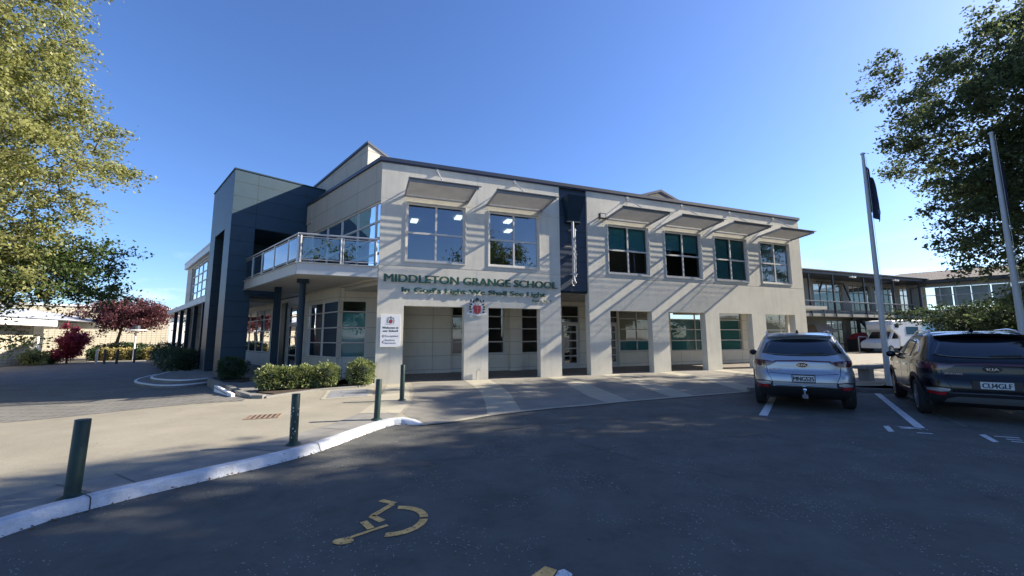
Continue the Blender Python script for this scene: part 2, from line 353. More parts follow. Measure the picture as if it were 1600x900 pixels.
# ================================================================ GROUND
nx_, ny_ = math.sin(R(AZ)), -math.cos(R(AZ))
def sm(t): t = max(0., min(1., t)); return t * t * (3 - 2 * t)
def H(x, y):
    d = (x - Gx) * nx_ + (y - Gy) * ny_
    return -.08 * sm((d - 2) / 3.8) * sm((x + 3.2) / 2.) - .2 * sm((-x - 6.8) / 4.5)
def drape(name, poly, off, m, step=.6, lim=(-45, 45, -5, 60), flat=None, coarse=None):
    b = bmesh.new(); vs = [b.verts.new((x, y, 0)) for x, y in poly]
    for tri in tessellate_polygon([[Vector((x, y, 0)) for x, y in poly]]):
        if len(set(tri)) == 3: b.faces.new([vs[i] for i in tri])
    xs = [p[0] for p in poly]; ys = [p[1] for p in poly]
    if flat is None:
        x = max(min(xs), lim[0])
        while x < min(max(xs), lim[1]):
            bmesh.ops.bisect_plane(b, geom=b.verts[:] + b.edges[:] + b.faces[:], plane_co=(x, 0, 0), plane_no=(1, 0, 0)); x += step
        y = max(min(ys), lim[2])
        while y < min(max(ys), lim[3]):
            bmesh.ops.bisect_plane(b, geom=b.verts[:] + b.edges[:] + b.faces[:], plane_co=(0, y, 0), plane_no=(0, 1, 0)); y += step
    for v in b.verts: v.co.z = (H(v.co.x, v.co.y) if flat is None else flat) + off
    bmesh.ops.recalc_face_normals(b, faces=b.faces)
    for f in b.faces:
        if f.normal.z < 0: f.normal_flip()
    me = bpy.data.meshes.new(name); b.to_mesh(me); b.free(); me.materials.append(M[m])
    return tag(new(name, me), kind='structure')
kerb_in = [(-60, -200), (-4.9, -8), (-4.75, 0), (-4.55, 2.4), (-4.42, 3.72), (-4.35, 4.05), (-4.17, 4.42), (-3.95, 4.75), (-3.66, 5.15), (-3.32, 5.62), (-3.0, 6.23), (-2.75, 7.15), (-2.46, 8.02), (-2.28, 8.2), (-2.04, 8.2), (-1.6, 8.0)]
chan = [(-1.16, 8.36), (-.5, 8.98), (.21, 9.44), (.95, 9.84), (1.7, 10.16), (2.68, 10.68), (4.55, 11.5), (6.51, 12.33), (7.2, 12.66)]
kerb_r = [(10.42, 12.5), (14, 10.6), (20, 6.5), (60, -24), (300, -150)]
drape('ground', kerb_in + chan + kerb_r + [(900, -150), (900, 900), (-900, 900), (-900, -200)], 0, 'path', step=.7)
drape('road', [(-900, -900), (900, -900), (900, -100), (60, 40), (20, 24), (-4, 20), (-6, 12), (-9, 4), (-12, -8), (-900, -200)], -.08, 'asphalt', flat=0)
drape('earth', [(-1500, -1500), (1500, -1500), (1500, 1500), (-1500, 1500)], -.55, 'concgrey', flat=0)
# block paved plaza at the left, and the apron in front of the building
drape('block_paving', [(-60, 4), (-10.86, 8.87), (-9.6, 9.5), (-8.42, 10.14), (-7.57, 10.34), (-6.8, 10.52), (-7.0, 10.95), (-9.45, 13.35), (-10.9, 15.0), (-11.9, 16.6), (-16.1, 20.1), (-23.3, 27.3), (-27.6, 31.2), (-60, 40)], .005, 'paver', step=.7)
drape('paving_strip', [(-4.95, 3.0), (-5.1, 4.27), (-4.86, 4.7), (-4.55, 4.99), (-4.28, 5.42), (-3.97, 5.96), (-3.61, 6.77), (-3.31, 7.66), (-3.2, 8.7), (-3.32, 9.9), (-3.64, 11.61), (-4.2, 13.9), (-3.72, 14.25), (-3.3, 13.2), (-2.8, 11.37), (-2.49, 10.08), (-2.38, 8.93), (-2.42, 8.3), (-2.6, 7.9), (-2.8, 7.1), (-3.04, 6.25), (-3.38, 5.64), (-3.72, 5.17), (-4.02, 4.75), (-4.24, 4.4), (-4.42, 4.05), (-4.5, 3.7)], .005, 'concgrey', step=.4)
drape('paving_slab_strip', [(-4.2, 13.9), (-3.64, 11.61), (-3.32, 9.9), (-3.2, 8.7), (-2.4, 8.9), (-2.49, 10.08), (-2.8, 11.37), (-3.3, 13.2), (-3.72, 14.3)], .009, 'conc', step=.4)
def apr(s, t): pass
# apron panels: darker asphalt between the radiating concrete strips
bl = [ffw(s, -.01) for s in (.9, 22.2)]
drape('apron', [(-3.55, 14.55)] + [(-2.9, 12.4), (-2.44, 10.1), (-2.33, 8.9), (-1.9, 8.25), (-1.58, 8.06)] + chan + [(9.6, 13.4), (16.2, 17.0), tuple(ffw(22.2, -.02)[:2])], .005, 'apron', step=.5)
strips = [[(-1.77, 15.3), (-1.32, 13.73), (-.89, 11.92), (-.68, 10.44), (-.54, 9.0), (.2, 9.42), (.11, 10.24), (-.03, 11.66), (-.31, 13.23), (-.89, 15.6)],
          [(1.36, 16.5), (1.85, 13.7), (2.1, 11.6), (2.35, 10.55), (3.06, 10.85), (2.85, 12.4), (2.53, 14.3), (2.01, 16.75)],
          [(3.75, 17.42), (4.05, 15), (4.23, 13.08), (4.37, 11.45), (5.11, 11.72), (5.05, 13.2), (4.85, 15.2), (4.45, 17.7)],
          [(6.53, 18.5), (7.0, 15.6), (7.08, 14.57), (7.02, 12.62), (7.9, 12.9), (7.85, 14.8), (7.6, 16.6), (7.2, 18.75)],
          [(9.4, 19.6), (9.9, 16.6), (10.2, 13.2), (11, 13.6), (10.7, 16.6), (10.1, 19.85)]]
for k, s in enumerate(strips): drape('concrete_strip', s, .010, 'conc', step=.4)
# shallow dish channel where the apron meets the road
def ribbon(name, pts, w0, w1, z, m, zf=None):
    mb = MB(); n = len(pts)
    for i in range(n - 1):
        a, b = Vector((*pts[i], 0)), Vector((*pts[i + 1], 0))
        def nrm(k):
            d = (Vector((*pts[min(k + 1, n - 1)], 0)) - Vector((*pts[max(k - 1, 0)], 0))).normalized(); return Vector((-d.y, d.x, 0))
        n0, n1 = nrm(i), nrm(i + 1)
        q = [a + n0 * w0, b + n1 * w0, b + n1 * w1, a + n0 * w1]
        q = [(p.x, p.y, z if zf is None else zf(p.x, p.y)) for p in q]
        mb.quad(*q[::-1])
    return obj(name, mb, m)
def line(a, b, wd, m, name='road_marking', z=-.074):
    mb = MB(); a = Vector((*a, 0)); b = Vector((*b, 0)); d = (b - a).normalized(); r = Vector((d.y, -d.x, 0)) * wd / 2
    mb.quad(*[(p.x, p.y, z) for p in (a - r, a + r, b + r, b - r)]); return tag(obj(name, mb, m), kind='structure')
tag(ribbon('drainage_channel', [(-1.75, 7.98)] + chan, -.14, .02, -.070, 'conc', zf=lambda x, y: max(H(x, y), -.08) + .014), kind='structure')
for a, b in (((-1.78, 7.76), (-1.13, 8.04)), ((-.42, 8.4), (.19, 8.74)), ((.96, 9.17), (1.6, 9.46)), ((2.69, 9.99), (3.55, 10.39)), ((4.6, 10.9), (5.37, 11.2)), ((6.21, 11.54), (6.95, 11.86))):
    line(a, b, .045, 'faint')
# parking bay lines and stencilled bay numbers
for q in ([(5.17, 8.80), (5.29, 8.70), (7.15, 11.30), (7.03, 11.38)], [(10.42, 12.0), (10.55, 11.94), (7.36, 7.50), (7.25, 7.58)]):
    mb = MB(); mb.quad(*[(x, y, -.074) for x, y in q][::-1]); o = obj('bay_line', mb, 'paintw'); o.data.flip_normals() if o.data.polygons[0].normal.z < 0 else None; tag(o, kind='structure')
line((10.9, 12.0), (8.2, 7.6), .05, 'faint')
mb = MB()
for q in ([(6.79, 7.71), (6.9, 7.71), (6.57, 7.25), (6.47, 7.25)], [(7.07, 7.64), (7.19, 7.60), (7.28, 7.36), (7.20, 7.39)],
          [(6.98, 7.66), (7.06, 7.64), (7.18, 7.42), (7.10, 7.40)], [(6.95, 7.55), (7.30, 7.40), (7.26, 7.35), (6.92, 7.50)],
          [(6.91, 7.20), (7.08, 7.12), (7.05, 7.06), (6.86, 7.15)]):
    mb.quad(*[(x, y, -.073) for x, y in q])
tag(obj('bay_number', mb, 'paintw'), 'worn white stencilled bay number on the asphalt behind the silver car', 'road marking')
mb = MB()
for q in ([(7.76, 7.02), (7.87, 7.02), (7.52, 6.53), (7.42, 6.53)], [(7.90, 6.93), (8.16, 6.80), (8.12, 6.75), (7.86, 6.88)],
          [(7.86, 6.74), (8.02, 6.66), (7.99, 6.61), (7.83, 6.69)], [(7.78, 6.60), (8.04, 6.42), (8.0, 6.37), (7.74, 6.55)]):
    mb.quad(*[(x, y, -.073) for x, y in q])
tag(obj('bay_number', mb, 'faint' if 0 else 'paintw'), 'worn white stencilled bay number on the asphalt behind the black car', 'road marking')
# wheelchair symbol, painted in worn yellow (seen from its top end)
def arc_quads(mb, c, r0, r1, a0, a1, k, z, ex=(1, 0), ey=(0, 1)):
    for i in range(k):
        t0 = R(a0 + (a1 - a0) * i / k); t1 = R(a0 + (a1 - a0) * (i + 1) / k)
        mb.quad(*[(c[0] + r * (math.cos(t) * ex[0] + math.sin(t) * ey[0]), c[1] + r * (math.cos(t) * ex[1] + math.sin(t) * ey[1]), z) for r, t in ((r0, t0), (r1, t0), (r1, t1), (r0, t1))])
mb = MB(); z = -.074
def strokes(mb, pts, wd):
    for a, b in zip(pts[:-1], pts[1:]):
        a = Vector((*a, 0)); b = Vector((*b, 0)); d = (b - a).normalized(); r = Vector((d.y, -d.x, 0)) * wd / 2
        mb.quad(*[(p.x, p.y, z) for p in (a - r, a + r, b + r, b - r)])
arc_quads(mb, (-1.085, 3.895), .24, .315, -86, 5, 10, z)
arc_quads(mb, (-1.085, 3.895), .24, .315, 13, 96, 10, z)
strokes(mb, [(-1.34, 4.35), (-1.17, 4.27)], .065)
strokes(mb, [(-1.19, 4.25), (-1.30, 3.98)], .06)
strokes(mb, [(-1.31, 3.985), (-1.17, 3.875)], .065)
strokes(mb, [(-1.34, 3.87), (-1.225, 3.735)], .065)
strokes(mb, [(-1.36, 3.56), (-1.10, 3.80)], .04)
for i in range(14):
    t0, t1 = 2 * math.pi * i / 14, 2 * math.pi * (i + 1) / 14
    mb.quad((-1.375, 3.515, z), (-1.375 + .085 * math.cos(t0), 3.515 + .055 * math.sin(t0), z), (-1.375 + .085 * math.cos(t1), 3.515 + .055 * math.sin(t1), z))
tag(obj('wheelchair_symbol', mb, 'painty'), 'worn yellow wheelchair symbol painted on the dark asphalt', 'road marking')
mb = MB(); mb.quad(*[(x, y, -.074) for x, y in [(.10, 2.90), (.125, 3.02), (.23, 3.14), (.31, 3.09), (.22, 2.9)][::-1]])
tag(obj('paint_mark', mb, 'painty'), 'yellow painted corner mark at the bottom edge of the picture', 'road marking', kind=None)
mb = MB(); mb.quad(*[(x, y, -.073) for x, y in [(.24, 2.90), (.318, 3.08), (.36, 3.10), (.41, 3.04), (.38, 2.88)][::-1]])
tag(obj('paint_mark', mb, 'paintw'), 'speckled white painted mark beside the yellow one at the bottom edge', 'road marking')
# white painted kerb : sloped profile swept along the line, tapering out at its end
kp = [(-4.9, -8), (-4.75, 0), (-4.55, 2.4), (-4.42, 3.72), (-4.33, 4.07), (-4.14, 4.42), (-3.92, 4.75), (-3.62, 5.17), (-3.28, 5.64), (-2.96, 6.25), (-2.71, 7.17), (-2.50, 7.85), (-2.36, 8.1), (-2.15, 8.2), (-1.9, 8.14), (-1.6, 7.98)]
# resample
P = [Vector((*p, 0)) for p in kp]; Q = []
for i in range(len(P) - 1):
    k = max(1, int((P[i + 1] - P[i]).length / .15))
    p0, p1, p2, p3 = P[max(i - 1, 0)], P[i], P[i + 1], P[min(i + 2, len(P) - 1)]
    for j in range(k):
        t = j / k; Q.append(.5 * ((2 * p1) + (p2 - p0) * t + (2 * p0 - 5 * p1 + 4 * p2 - p3) * t * t + (3 * p1 - p0 - 3 * p2 + p3) * t ** 3))
Q.append(P[-1])
mb = MB(); rnd = random.Random(3); n = len(Q)
prof = [(-.03, -.3), (-.03, .022), (.0, .028), (.10, .026), (.125, .008), (.175, -.085), (.175, -.3)]
for i, q in enumerate(Q):
    d = (Q[min(i + 1, n - 1)] - Q[max(i - 1, 0)]).normalized(); r = Vector((d.y, -d.x, 0))
    rem = sum((Q[j + 1] - Q[j]).length for j in range(i, n - 1)); f = sm(rem / .55)
    for (a, z_) in prof:
        zz = z_ if z_ < -.2 else (z_ + .085) * (.12 + .88 * f) - .085
        a2 = a * (.35 + .65 * f)
        v = q + r * (a2 + rnd.uniform(-.003, .003)); mb.v.append((v.x, v.y, zz + rnd.uniform(-.002, .002)))
for i in range(n - 1):
    for j in range(len(prof) - 1):
        a = i * len(prof) + j; mb.f.append((a, a + len(prof), a + len(prof) + 1, a + 1)); mb.mi.append(0)
tag(obj('kerb', mb, 'kerbw', smooth=False), kind='structure')
# cracks through the painted kerb
for idx in (int(n * .515), int(n * .60), int(n * .735), int(n * .86)):
    q = Q[idx]; d = (Q[idx + 1] - Q[idx - 1]).normalized(); r = Vector((d.y, -d.x, 0)); mb = MB(); rnd2 = random.Random(idx); prv = None
    for (a, z_) in prof[1:6]:
        c = q + r * (a + .001) + d * rnd2.uniform(-.012, .012); z2 = z_ + .0045; cur = [Vector((c.x, c.y, z2)) - d * .005, Vector((c.x, c.y, z2)) + d * .005]
        if prv: mb.quad(prv[0], prv[1], cur[1], cur[0])
        prv = cur
    tag(obj('kerb_crack', mb, 'black'), kind='structure')
# hairline cracks and old seams in the asphalt
for k, (pts, wd) in enumerate((([(.8, 6.9), (1.35, 6.1), (1.75, 5.6), (2.3, 5.2), (2.9, 4.75)], .010), ([(-2.2, 5.4), (-1.0, 5.75), (.6, 5.9), (2.2, 6.6), (4.4, 7.1)], .007), ([(-.9, 7.2), (1.4, 8.3), (3.8, 9.0), (5.6, 10.1)], .009))):
    mb = MB(); rnd2 = random.Random(k + 40); fine = []
    for (a, b) in zip(pts[:-1], pts[1:]):
        m_ = int(math.dist(a, b) / .09)
        for j in range(m_): t = j / m_; fine.append((a[0] + (b[0] - a[0]) * t + rnd2.uniform(-.018, .018), a[1] + (b[1] - a[1]) * t + rnd2.uniform(-.018, .018)))
    for (a, b) in zip(fine[:-1], fine[1:]):
        w_ = wd * rnd2.uniform(.4, 1.2); a = Vector((*a, -.0755)); b = Vector((*b, -.0755)); d = (b - a).normalized(); r = Vector((d.y, -d.x, 0)) * w_ / 2; mb.quad(a - r, a + r, b + r, b - r)
    tag(obj('asphalt_crack', mb, mat('crack_tar', (.022, .022, .024), .9)), kind='structure')
# leaf litter lodged against the kerb
mb = MB(); rnd = random.Random(5)
for i in range(420):
    k = rnd.uniform(0, 1) ** .6; idx = int(n * (.42 + .56 * k)); idx = min(idx, n - 3); q = Q[idx]; d = (Q[idx + 1] - Q[idx]).normalized(); r = Vector((d.y, -d.x, 0))
    p = q + r * (.19 + abs(rnd.gauss(0, .03))) + d * rnd.uniform(-.1, .1); s = rnd.uniform(.008, .022); a = rnd.uniform(0, 6.3); zt = rnd.uniform(.004, .03)
    u = Vector((math.cos(a), math.sin(a), rnd.uniform(-.5, .5))) * s; v = Vector((-math.sin(a), math.cos(a), rnd.uniform(-.5, .5))) * s * .6
    c = Vector((p.x, p.y, -.08 + zt)); mb.quad(c - u, c - v, c + u, c + v)
tag(obj('leaf_litter', mb, mat('dry_leaf', (.10, .06, .03), .9, var=.5, scale=60)), kind='stuff')
mb = MB(); rnd = random.Random(8)
for i in range(520):
    if i % 2: x, y = rnd.uniform(-9, 9), rnd.uniform(4.2, 12.5)
    else: x, y = rnd.uniform(-3, 6), rnd.uniform(2.9, 9)
    zz = H(x, y) + .012 if (x < -2.9 or y > 8.6 + .45 * x) else -.072
    if abs(zz + .072) < .001 and x < -2.2 and y > 3: continue
    s = rnd.uniform(.006, .018); a = rnd.uniform(0, 6.3)
    u = Vector((math.cos(a), math.sin(a), rnd.uniform(-.3, .3))) * s; v = Vector((-math.sin(a), math.cos(a), rnd.uniform(-.3, .3))) * s * .55
    c = Vector((x, y, zz + s * .3)); mb.cur = i % 3; mb.quad(c - u, c - v, c + u, c + v)
tag(obj('leaf_litter', mb, [mat('dry_leaf_brown', (.12, .07, .035), .9, var=.5, scale=60), mat('grey_grit', (.35, .34, .31), .9, var=.4, scale=40), mat('dry_leaf_dark', (.05, .035, .02), .9, var=.5, scale=60)]), kind='stuff')
# saw cut joints across the concrete strip along the kerb
for k, (a, b) in enumerate((((-4.92, 4.60), (-4.20, 4.32)), ((-3.95, 6.05), (-3.20, 5.85)), ((-3.40, 7.35), (-2.78, 7.2)), ((-4.62, 4.95), (-4.05, 4.62)))):
    line(a, b, .012, 'black', 'paving_joint', .0085)
# right hand parking kerb (concrete upstand behind the bays)
mb = MB(); kr = [(7.15, 12.62), (10.42, 12.5), (14, 10.6), (20, 6.5), (60, -24)]
for a, b in zip(kr[:-1], kr[1:]):
    a = Vector((*a, -.05)); b = Vector((*b, -.05)); mb.bar(a, b, .14, .16)
tag(obj('kerb', mb, 'concgrey'), kind='structure')

# ================================================================ SCHOOL BUILDING
B = thing('school_building', 'two storey pale grey school building with dark blue entrance tower and corner balcony', 'building', FF)
def wallcells(mb, x0, x1, z0, z1, y0, y1, ops=()):
    xs = sorted({x0, x1, *[v for o in ops for v in o[:2] if x0 < v < x1]}); zs = sorted({z0, z1, *[v for o in ops for v in o[2:] if z0 < v < z1]})
    for i in range(len(zs) - 1):
        run = None
        for j in range(len(xs) - 1):
            cx, cz = (xs[j] + xs[j + 1]) / 2, (zs[i] + zs[i + 1]) / 2
            hole = any(o[0] < cx < o[1] and o[2] < cz < o[3] for o in ops)
            if not hole: run = run if run is not None else xs[j]
            if hole or j == len(xs) - 2:
                end = xs[j] if hole else xs[j + 1]
                if run is not None: mb.box(run, end, y0, y1, zs[i], zs[i + 1])
                run = None
WX = [(.91, 3.13), (4.08, 6.27), (9.62, 11.84), (12.79, 15.0), (15.9, 18.1), (19.07, 21.28)]
WZ = (4.36, 6.59)
mb = MB()
for x0, x1, rng in ((0, 7.22, WX[:2]), (8.58, 22.18, WX[2:])):
    wallcells(mb, x0, x1, 4.163, 8.02, 0, .33, [(a, b, *WZ) for a, b in rng])
    wallcells(mb, x0, x1, -.12, 4.147, 0, .33, [(a, b, -.2, 2.72) for a, b in rng])
    mb.box(x0 + .01, x1 - .01, .03, .3, 4.1465, 4.1635)
obj('front_wall', mb, 'render', B)
# faint sealed vertical joints on the render
SJ = mat('sealant', (.36, .34, .29), .8)
for x, z0, z1 in ((3.6, 6.7, 7.95), (3.6, 2.8, 4.13), (17.0, 6.7, 7.95), (10.7, 7.0, 7.95), (18.6, 4.2, 6.8)):
    mb = MB(); mb.box(x, x + .009, -.0015, .002, z0, z1); obj('sealant_joint', mb, SJ, B)
for x0, x1 in ((0.01, .9), (3.14, 4.07), (6.28, 7.2), (8.6, 9.6), (11.85, 12.78), (15.02, 15.88)):
    mb = MB(); mb.box(x0, x1, -.0015, .002, 6.62, 6.627); obj('sealant_joint', mb, SJ, B)
mb = MB(); mb.box(7.22, 8.58, .10, .3, 3.5, 8.0); obj('recessed_panel', mb, 'navy', B)
mb = MB(); mb.box(7.22, 8.58, .12, .32, 3.44, 3.498); mb.box(7.26, 8.54, .06, .1, 3.5, 3.53); obj('panel_flashing', mb, 'navyflat', B)
def ring(mb, x0, x1, z0, z1, y0, y1, w_):
    mb.box(x0, x1, y0, y1, z0, z0 + w_); mb.box(x0, x1, y0, y1, z1 - w_, z1); mb.box(x0, x0 + w_, y0, y1, z0 + w_, z1 - w_); mb.box(x1 - w_, x1, y0, y1, z0 + w_, z1 - w_)
def window(x0, x1, z0, z1, vx, hz, y=.12, s=1, fw_=.065, parent=B, frame=FF, g='glass', fm='frame', blinds=(), dep=.07, name='window', lights=(), bar=None):
    """s=+1: the room lies at +y"""
    mb = MB(); bw = bar or fw_ * .85; e = y + s * dep
    ring(mb, x0, x1, z0, z1, y, e, fw_)
    for v in vx: mb.box(v - bw / 2, v + bw / 2, y + s * .004, e - s * .004, z0 + fw_, z1 - fw_)
    xs = [x0 + fw_] + sorted(v for v in vx) + [x1 - fw_]
    for h in hz:
        for i in range(len(xs) - 1):
            a = xs[i] + (bw / 2 if i else 0); b = xs[i + 1] - (bw / 2 if i < len(xs) - 2 else 0)
            mb.box(a, b, y + s * .004, e - s * .004, h - bw / 2, h + bw / 2)
    f = obj(name, mb, fm, parent, frame, bevel=0)
    mb = MB(); yg = y + s * dep * .55; mb.quad((x0 + fw_ / 2, yg, z0 + fw_ / 2), (x1 - fw_ / 2, yg, z0 + fw_ / 2), (x1 - fw_ / 2, yg, z1 - fw_ / 2), (x0 + fw_ / 2, yg, z1 - fw_ / 2))
    obj('pane', mb, g, f, frame)
    for (a, b, c, d, mm) in blinds:
        mb = MB(); yy = y + s * (dep + .10); mb.box(a, b, yy, yy + s * .012, c, d); mb.box(a, b, yy - s * .008, yy, c - .02, c + .015)
        obj('blind', mb, mm, f, frame)
    return f
bl_of = {2: [(9.68, 10.70, 5.5, 6.5, 'blind'), (10.75, 11.78, 5.5, 6.5, 'blind')],
         3: [(12.85, 13.86, 5.72, 6.5, 'blind'), (13.92, 14.94, 5.66, 6.5, 'blind')],
         4: [(15.96, 16.97, 4.42, 6.5, 'blind'), (17.03, 18.04, 4.42, 6.5, 'blind')], 5: [(19.13, 20.14, 4.42, 6.5, 'blind'), (20.2, 21.22, 4.42, 6.5, 'blind')]}
for k, (a, b) in enumerate(WX):
    f = window(a, b, *WZ, [(a + b) / 2], [5.44], y=.07, blinds=bl_of.get(k, ()), fw_=.085, g='glass' if k < 2 else 'glassn')
    mb = MB(); mb.box(a - .03, b + .03, -.035, .07, WZ[0] - .04, WZ[0] - .002); mb.box(a - .03, a - .002, -.02, .06, WZ[0], WZ[1]); mb.box(b + .002, b + .03, -.02, .06, WZ[0], WZ[1])
    obj('sill', mb, 'frame', f, FF)
# awnings
def awning(x0, x1):
    ya = -1.25; z0, z1 = 6.80, 6.93
    mb = MB()
    mb.bar((x0 - .02, ya, 6.94), (x1 + .10, ya, 6.95), .04, .11)                  # outer beam
    mb.bar((x0 - .02, ya - .06, 7.0), (x1 + .18, ya - .06, 7.0), .09, .02)
    mb.bar((x0, -.12, 6.78), (x1, -.12, 6.79), .06, .11)                          # wall side beam
    mb.bar((x0, 0, 6.80), (x0, ya + .03, 6.925), .04, .10); mb.bar((x1, 0, 6.80), (x1, ya + .03, 6.925), .04, .10)
    a = obj('awning', mb, 'awnbeam', B)
    mb = MB(); n = 19
    for i in range(n):
        t = (i + .7) / n; y = -.14 + t * (ya + .14 + .03); z = 6.82 + (y / ya) * .125
        mb.hexa([(x0 + .02, y + .015, z - .021), (x1 - .02, y + .015, z - .021), (x1 - .02, y + .018, z - .02), (x0 + .02, y + .018, z - .02)],
                [(x0 + .02, y - .019, z + .019), (x1 - .02, y - .019, z + .019), (x1 - .02, y - .016, z + .02), (x0 + .02, y - .016, z + .02)])
    obj('louvre', mb, 'louvre', a, FF)
    xm = (x0 + x1) / 2
    mb = MB(); mb.tube([(xm, .0, 7.90), (xm, ya + .04, 6.99)], .022, 8); mb.box(xm - .05, xm + .05, -.05, .0, 7.80, 7.98)
    obj('stay_rod', mb, 'galv', a, FF)
    for xx in (x0 + .05, x1 + .05):
        mb = MB(); mb.tube([(xx, ya, 7.0), (xx, ya, 7.12)], .008, 5); obj('pin', mb, 'galv', a, FF)
for a, b in WX: awning(a - .08, b + .08)
# roof, slabs, inner shell (plan polygon of the building)
plan = [(.0, .0), (22.18, 0), (22.18, 11), (3, 18.5), (-8.4, 18.3)]
pin = [(.06, .34), (21.9, .34), (21.9, 10.8), (3, 18.3), (-8.0, 18.0)]
mb = MB(); mb.prism([(.15, .2), (22.05, .2), (22.05, 10.9), (3, 18.4), (-8.1, 18.1)], 7.93, 8.05); obj('roof', mb, 'roofm', B)
mb = MB(); mb.prism(pin, 6.97, 7.03); obj('ceiling', mb, 'ceil', B)
mb = MB(); mb.prism(pin, 3.50, 3.62); mb.prism([(8.6, .34), (22.1, .34), (22.1, 10.8), (8.6, 10.8)], 3.42, 3.498); obj('floor_slab', mb, 'soffit', B)
mb = MB(); mb.prism([(.1, .335), (22.15, .335), (27.4, 3.9), (27.4, 10), (3, 18), (-7.9, 17.9)], -.3, .004); obj('ground_slab', mb, 'tile', B)
mb = MB()
mb.box(22.0, 22.18, .33, 11, 3.5, 8.02)
mb.bar((22.18, 10.9, 4), (3, 18.4, 4), .2, 8.0); mb.bar((3, 18.4, 4), (-8.3, 18.25, 4), .2, 8.0)
obj('rear_wall', mb, 'render', B)
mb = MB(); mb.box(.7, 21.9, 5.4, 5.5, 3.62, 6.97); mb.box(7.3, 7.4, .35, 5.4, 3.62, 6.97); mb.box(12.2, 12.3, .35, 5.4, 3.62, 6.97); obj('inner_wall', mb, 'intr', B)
for x, y in ((1.5, 3.4), (3.3, 2.2), (5.6, 2.0), (6.2, 3.6), (10.6, 2.6), (14.0, 2.6)):
    mb = MB(); mb.box(x, x + .30, y, y + .55, 6.90, 6.965); obj('ceiling_light', mb, 'lamp', B)
# roof edge
mb = MB(); mb.box(-.1, 22.26, -.07, .25, 8.022, 8.16); mb.box(-.02, 22.2, -.03, .2, 7.97, 8.021); obj('roof_edge', mb, 'fascia', B)
SFm = SF
mb = MB(); mb.box(.08, 7.75, -.25, .07, 8.04, 8.165); obj('side_roof_edge', mb, 'fascia', B, SFm)
mb = MB(); wallcells(mb, .0, 6.92, 6.53, 8.03, -.3, 0); mb.box(6.921, 7.7, -.3, .02, 7.1, 8.03)
mb.box(6.921, 20, -.3, -.02, 3.69, 7.09); mb.box(7.71, 20, -.3, -.02, 7.1, 8.03); mb.box(0, 6.92, -.3, 0, 3.62, 4.115); mb.box(6.87, 6.92, -.3, 0, 4.116, 6.529)
obj('side_wall', mb, 'panelup', B, SFm)
window(.03, 6.865, 4.12, 6.525, [.44, 1.94, 3.45, 4.98], [4.60, 5.17, 5.79], y=-.04, s=-1, frame=SFm, fw_=.06, bar=.07, g='glassk')
# clerestory roofs above
cb = sfw(2.9, -.8); 
mb = MB(); mb.prism([(2.9, -.8), (2.9, -3.6), (9.0, -3.6), (9.0, -.8)], 8.0, 9.25)
mb2 = MB()
A_ = [(2.9, -.8), (9.4, -.8), (9.4, -5.6), (2.9, -5.6)]
zt = {0: 9.98, 1: 9.62, 2: 8.1, 3: 8.1}
mbw = MB(); mbw.hexa([(x, y, 7.98) for x, y in A_][::-1], [(A_[i][0], A_[i][1], zt[i]) for i in (0, 1, 2, 3)][::-1]); obj('clerestory_wall', mbw, 'panelup', B, SFm)
mb = MB(); mb.hexa([(x, y, z_) for (x, y), z_ in zip([(2.84, -.74), (9.45, -.74), (9.45, -6), (2.84, -6)], (9.985, 9.62, 8.0, 8.0))][::-1], [(x, y, z_ + .10) for (x, y), z_ in zip([(2.84, -.74), (9.45, -.74), (9.45, -6), (2.84, -6)], (9.985, 9.62, 8.0, 8.0))][::-1])
obj('clerestory_roof', mb, 'fascia', B, SFm)
mb = MB(); mb.hexa([(13.3, 4.2, 8.0), (19.3, 4.2, 8.0), (19.3, 9, 8.0), (13.3, 9, 8.0)], [(13.3, 4.2, 9.35), (19.3, 4.2, 9.2), (19.3, 9, 9.2), (13.3, 9, 9.35)])
mb.hexa([(13.3, 4.2, 9.35), (16.2, 4.2, 10.28), (19.3, 4.2, 9.2)][::-1], [(13.3, 9, 9.35), (16.2, 9, 10.28), (19.3, 9, 9.2)][::-1])
obj('dormer_wall', mb, 'render', B)
mb = MB(); mb.bar((13.0, 6.5, 9.30), (16.2, 6.5, 10.36), 5.2, .13, (0, 0, 1)); mb.bar((16.2, 6.5, 10.36), (19.6, 6.5, 9.13), 5.2, .13, (0, 0, 1)); obj('dormer_roof', mb, 'fascia', B)

# ground floor behind the colonnade
mb = MB(); Y = 3.8
ops = [(3.5, 6.12, .80, 3.2), (6.95, 8.35, .80, 3.2), (9.25, 10.3, .02, 3.25), (12.1, 12.72, .02, 3.25), (12.78, 15.25, .8, 3.2), (16.3, 19.4, .76, 3.1), (20.0, 21.95, .74, 3.1), (24.0, 26.1, .75, 3.1)]
wallcells(mb, .9, 27.4, -.05, 3.45, Y, Y + .2, ops)
mb.box(6.3, 6.92, Y - .28, Y - .001, 0.005, 3.45); mb.box(.9, 1.12, 2.9, Y, .005, 3.45); mb.box(1.13, 3.44, Y - .16, Y - .001, .005, 3.45)
obj('ground_floor_wall', mb, 'cream', B)
mb = MB(); mb.prism([(22.2, 2.2), (27.6, 2.2), (27.6, 10), (22.2, 10)], 3.3, 3.5); obj('rear_canopy', mb, 'soffit', B)
rows = [1.38, 2.01, 2.6]
window(3.5, 6.12, .8, 3.2, [4.8], rows, y=Y + .05, g='glassk', fm='frame')
window(6.95, 8.35, .8, 3.2, [], rows, y=Y + .05, g='glassk')
window(12.78, 15.25, .8, 3.2, [13.98], rows, y=Y + .05, g='glassn', blinds=[(12.85, 15.2, .86, 1.35, 'blind')])
window(16.3, 19.4, .76, 3.1, [18.2], rows, y=Y + .05, g='glassn', blinds=[(16.36, 19.34, .8, 2.62, 'blind')])
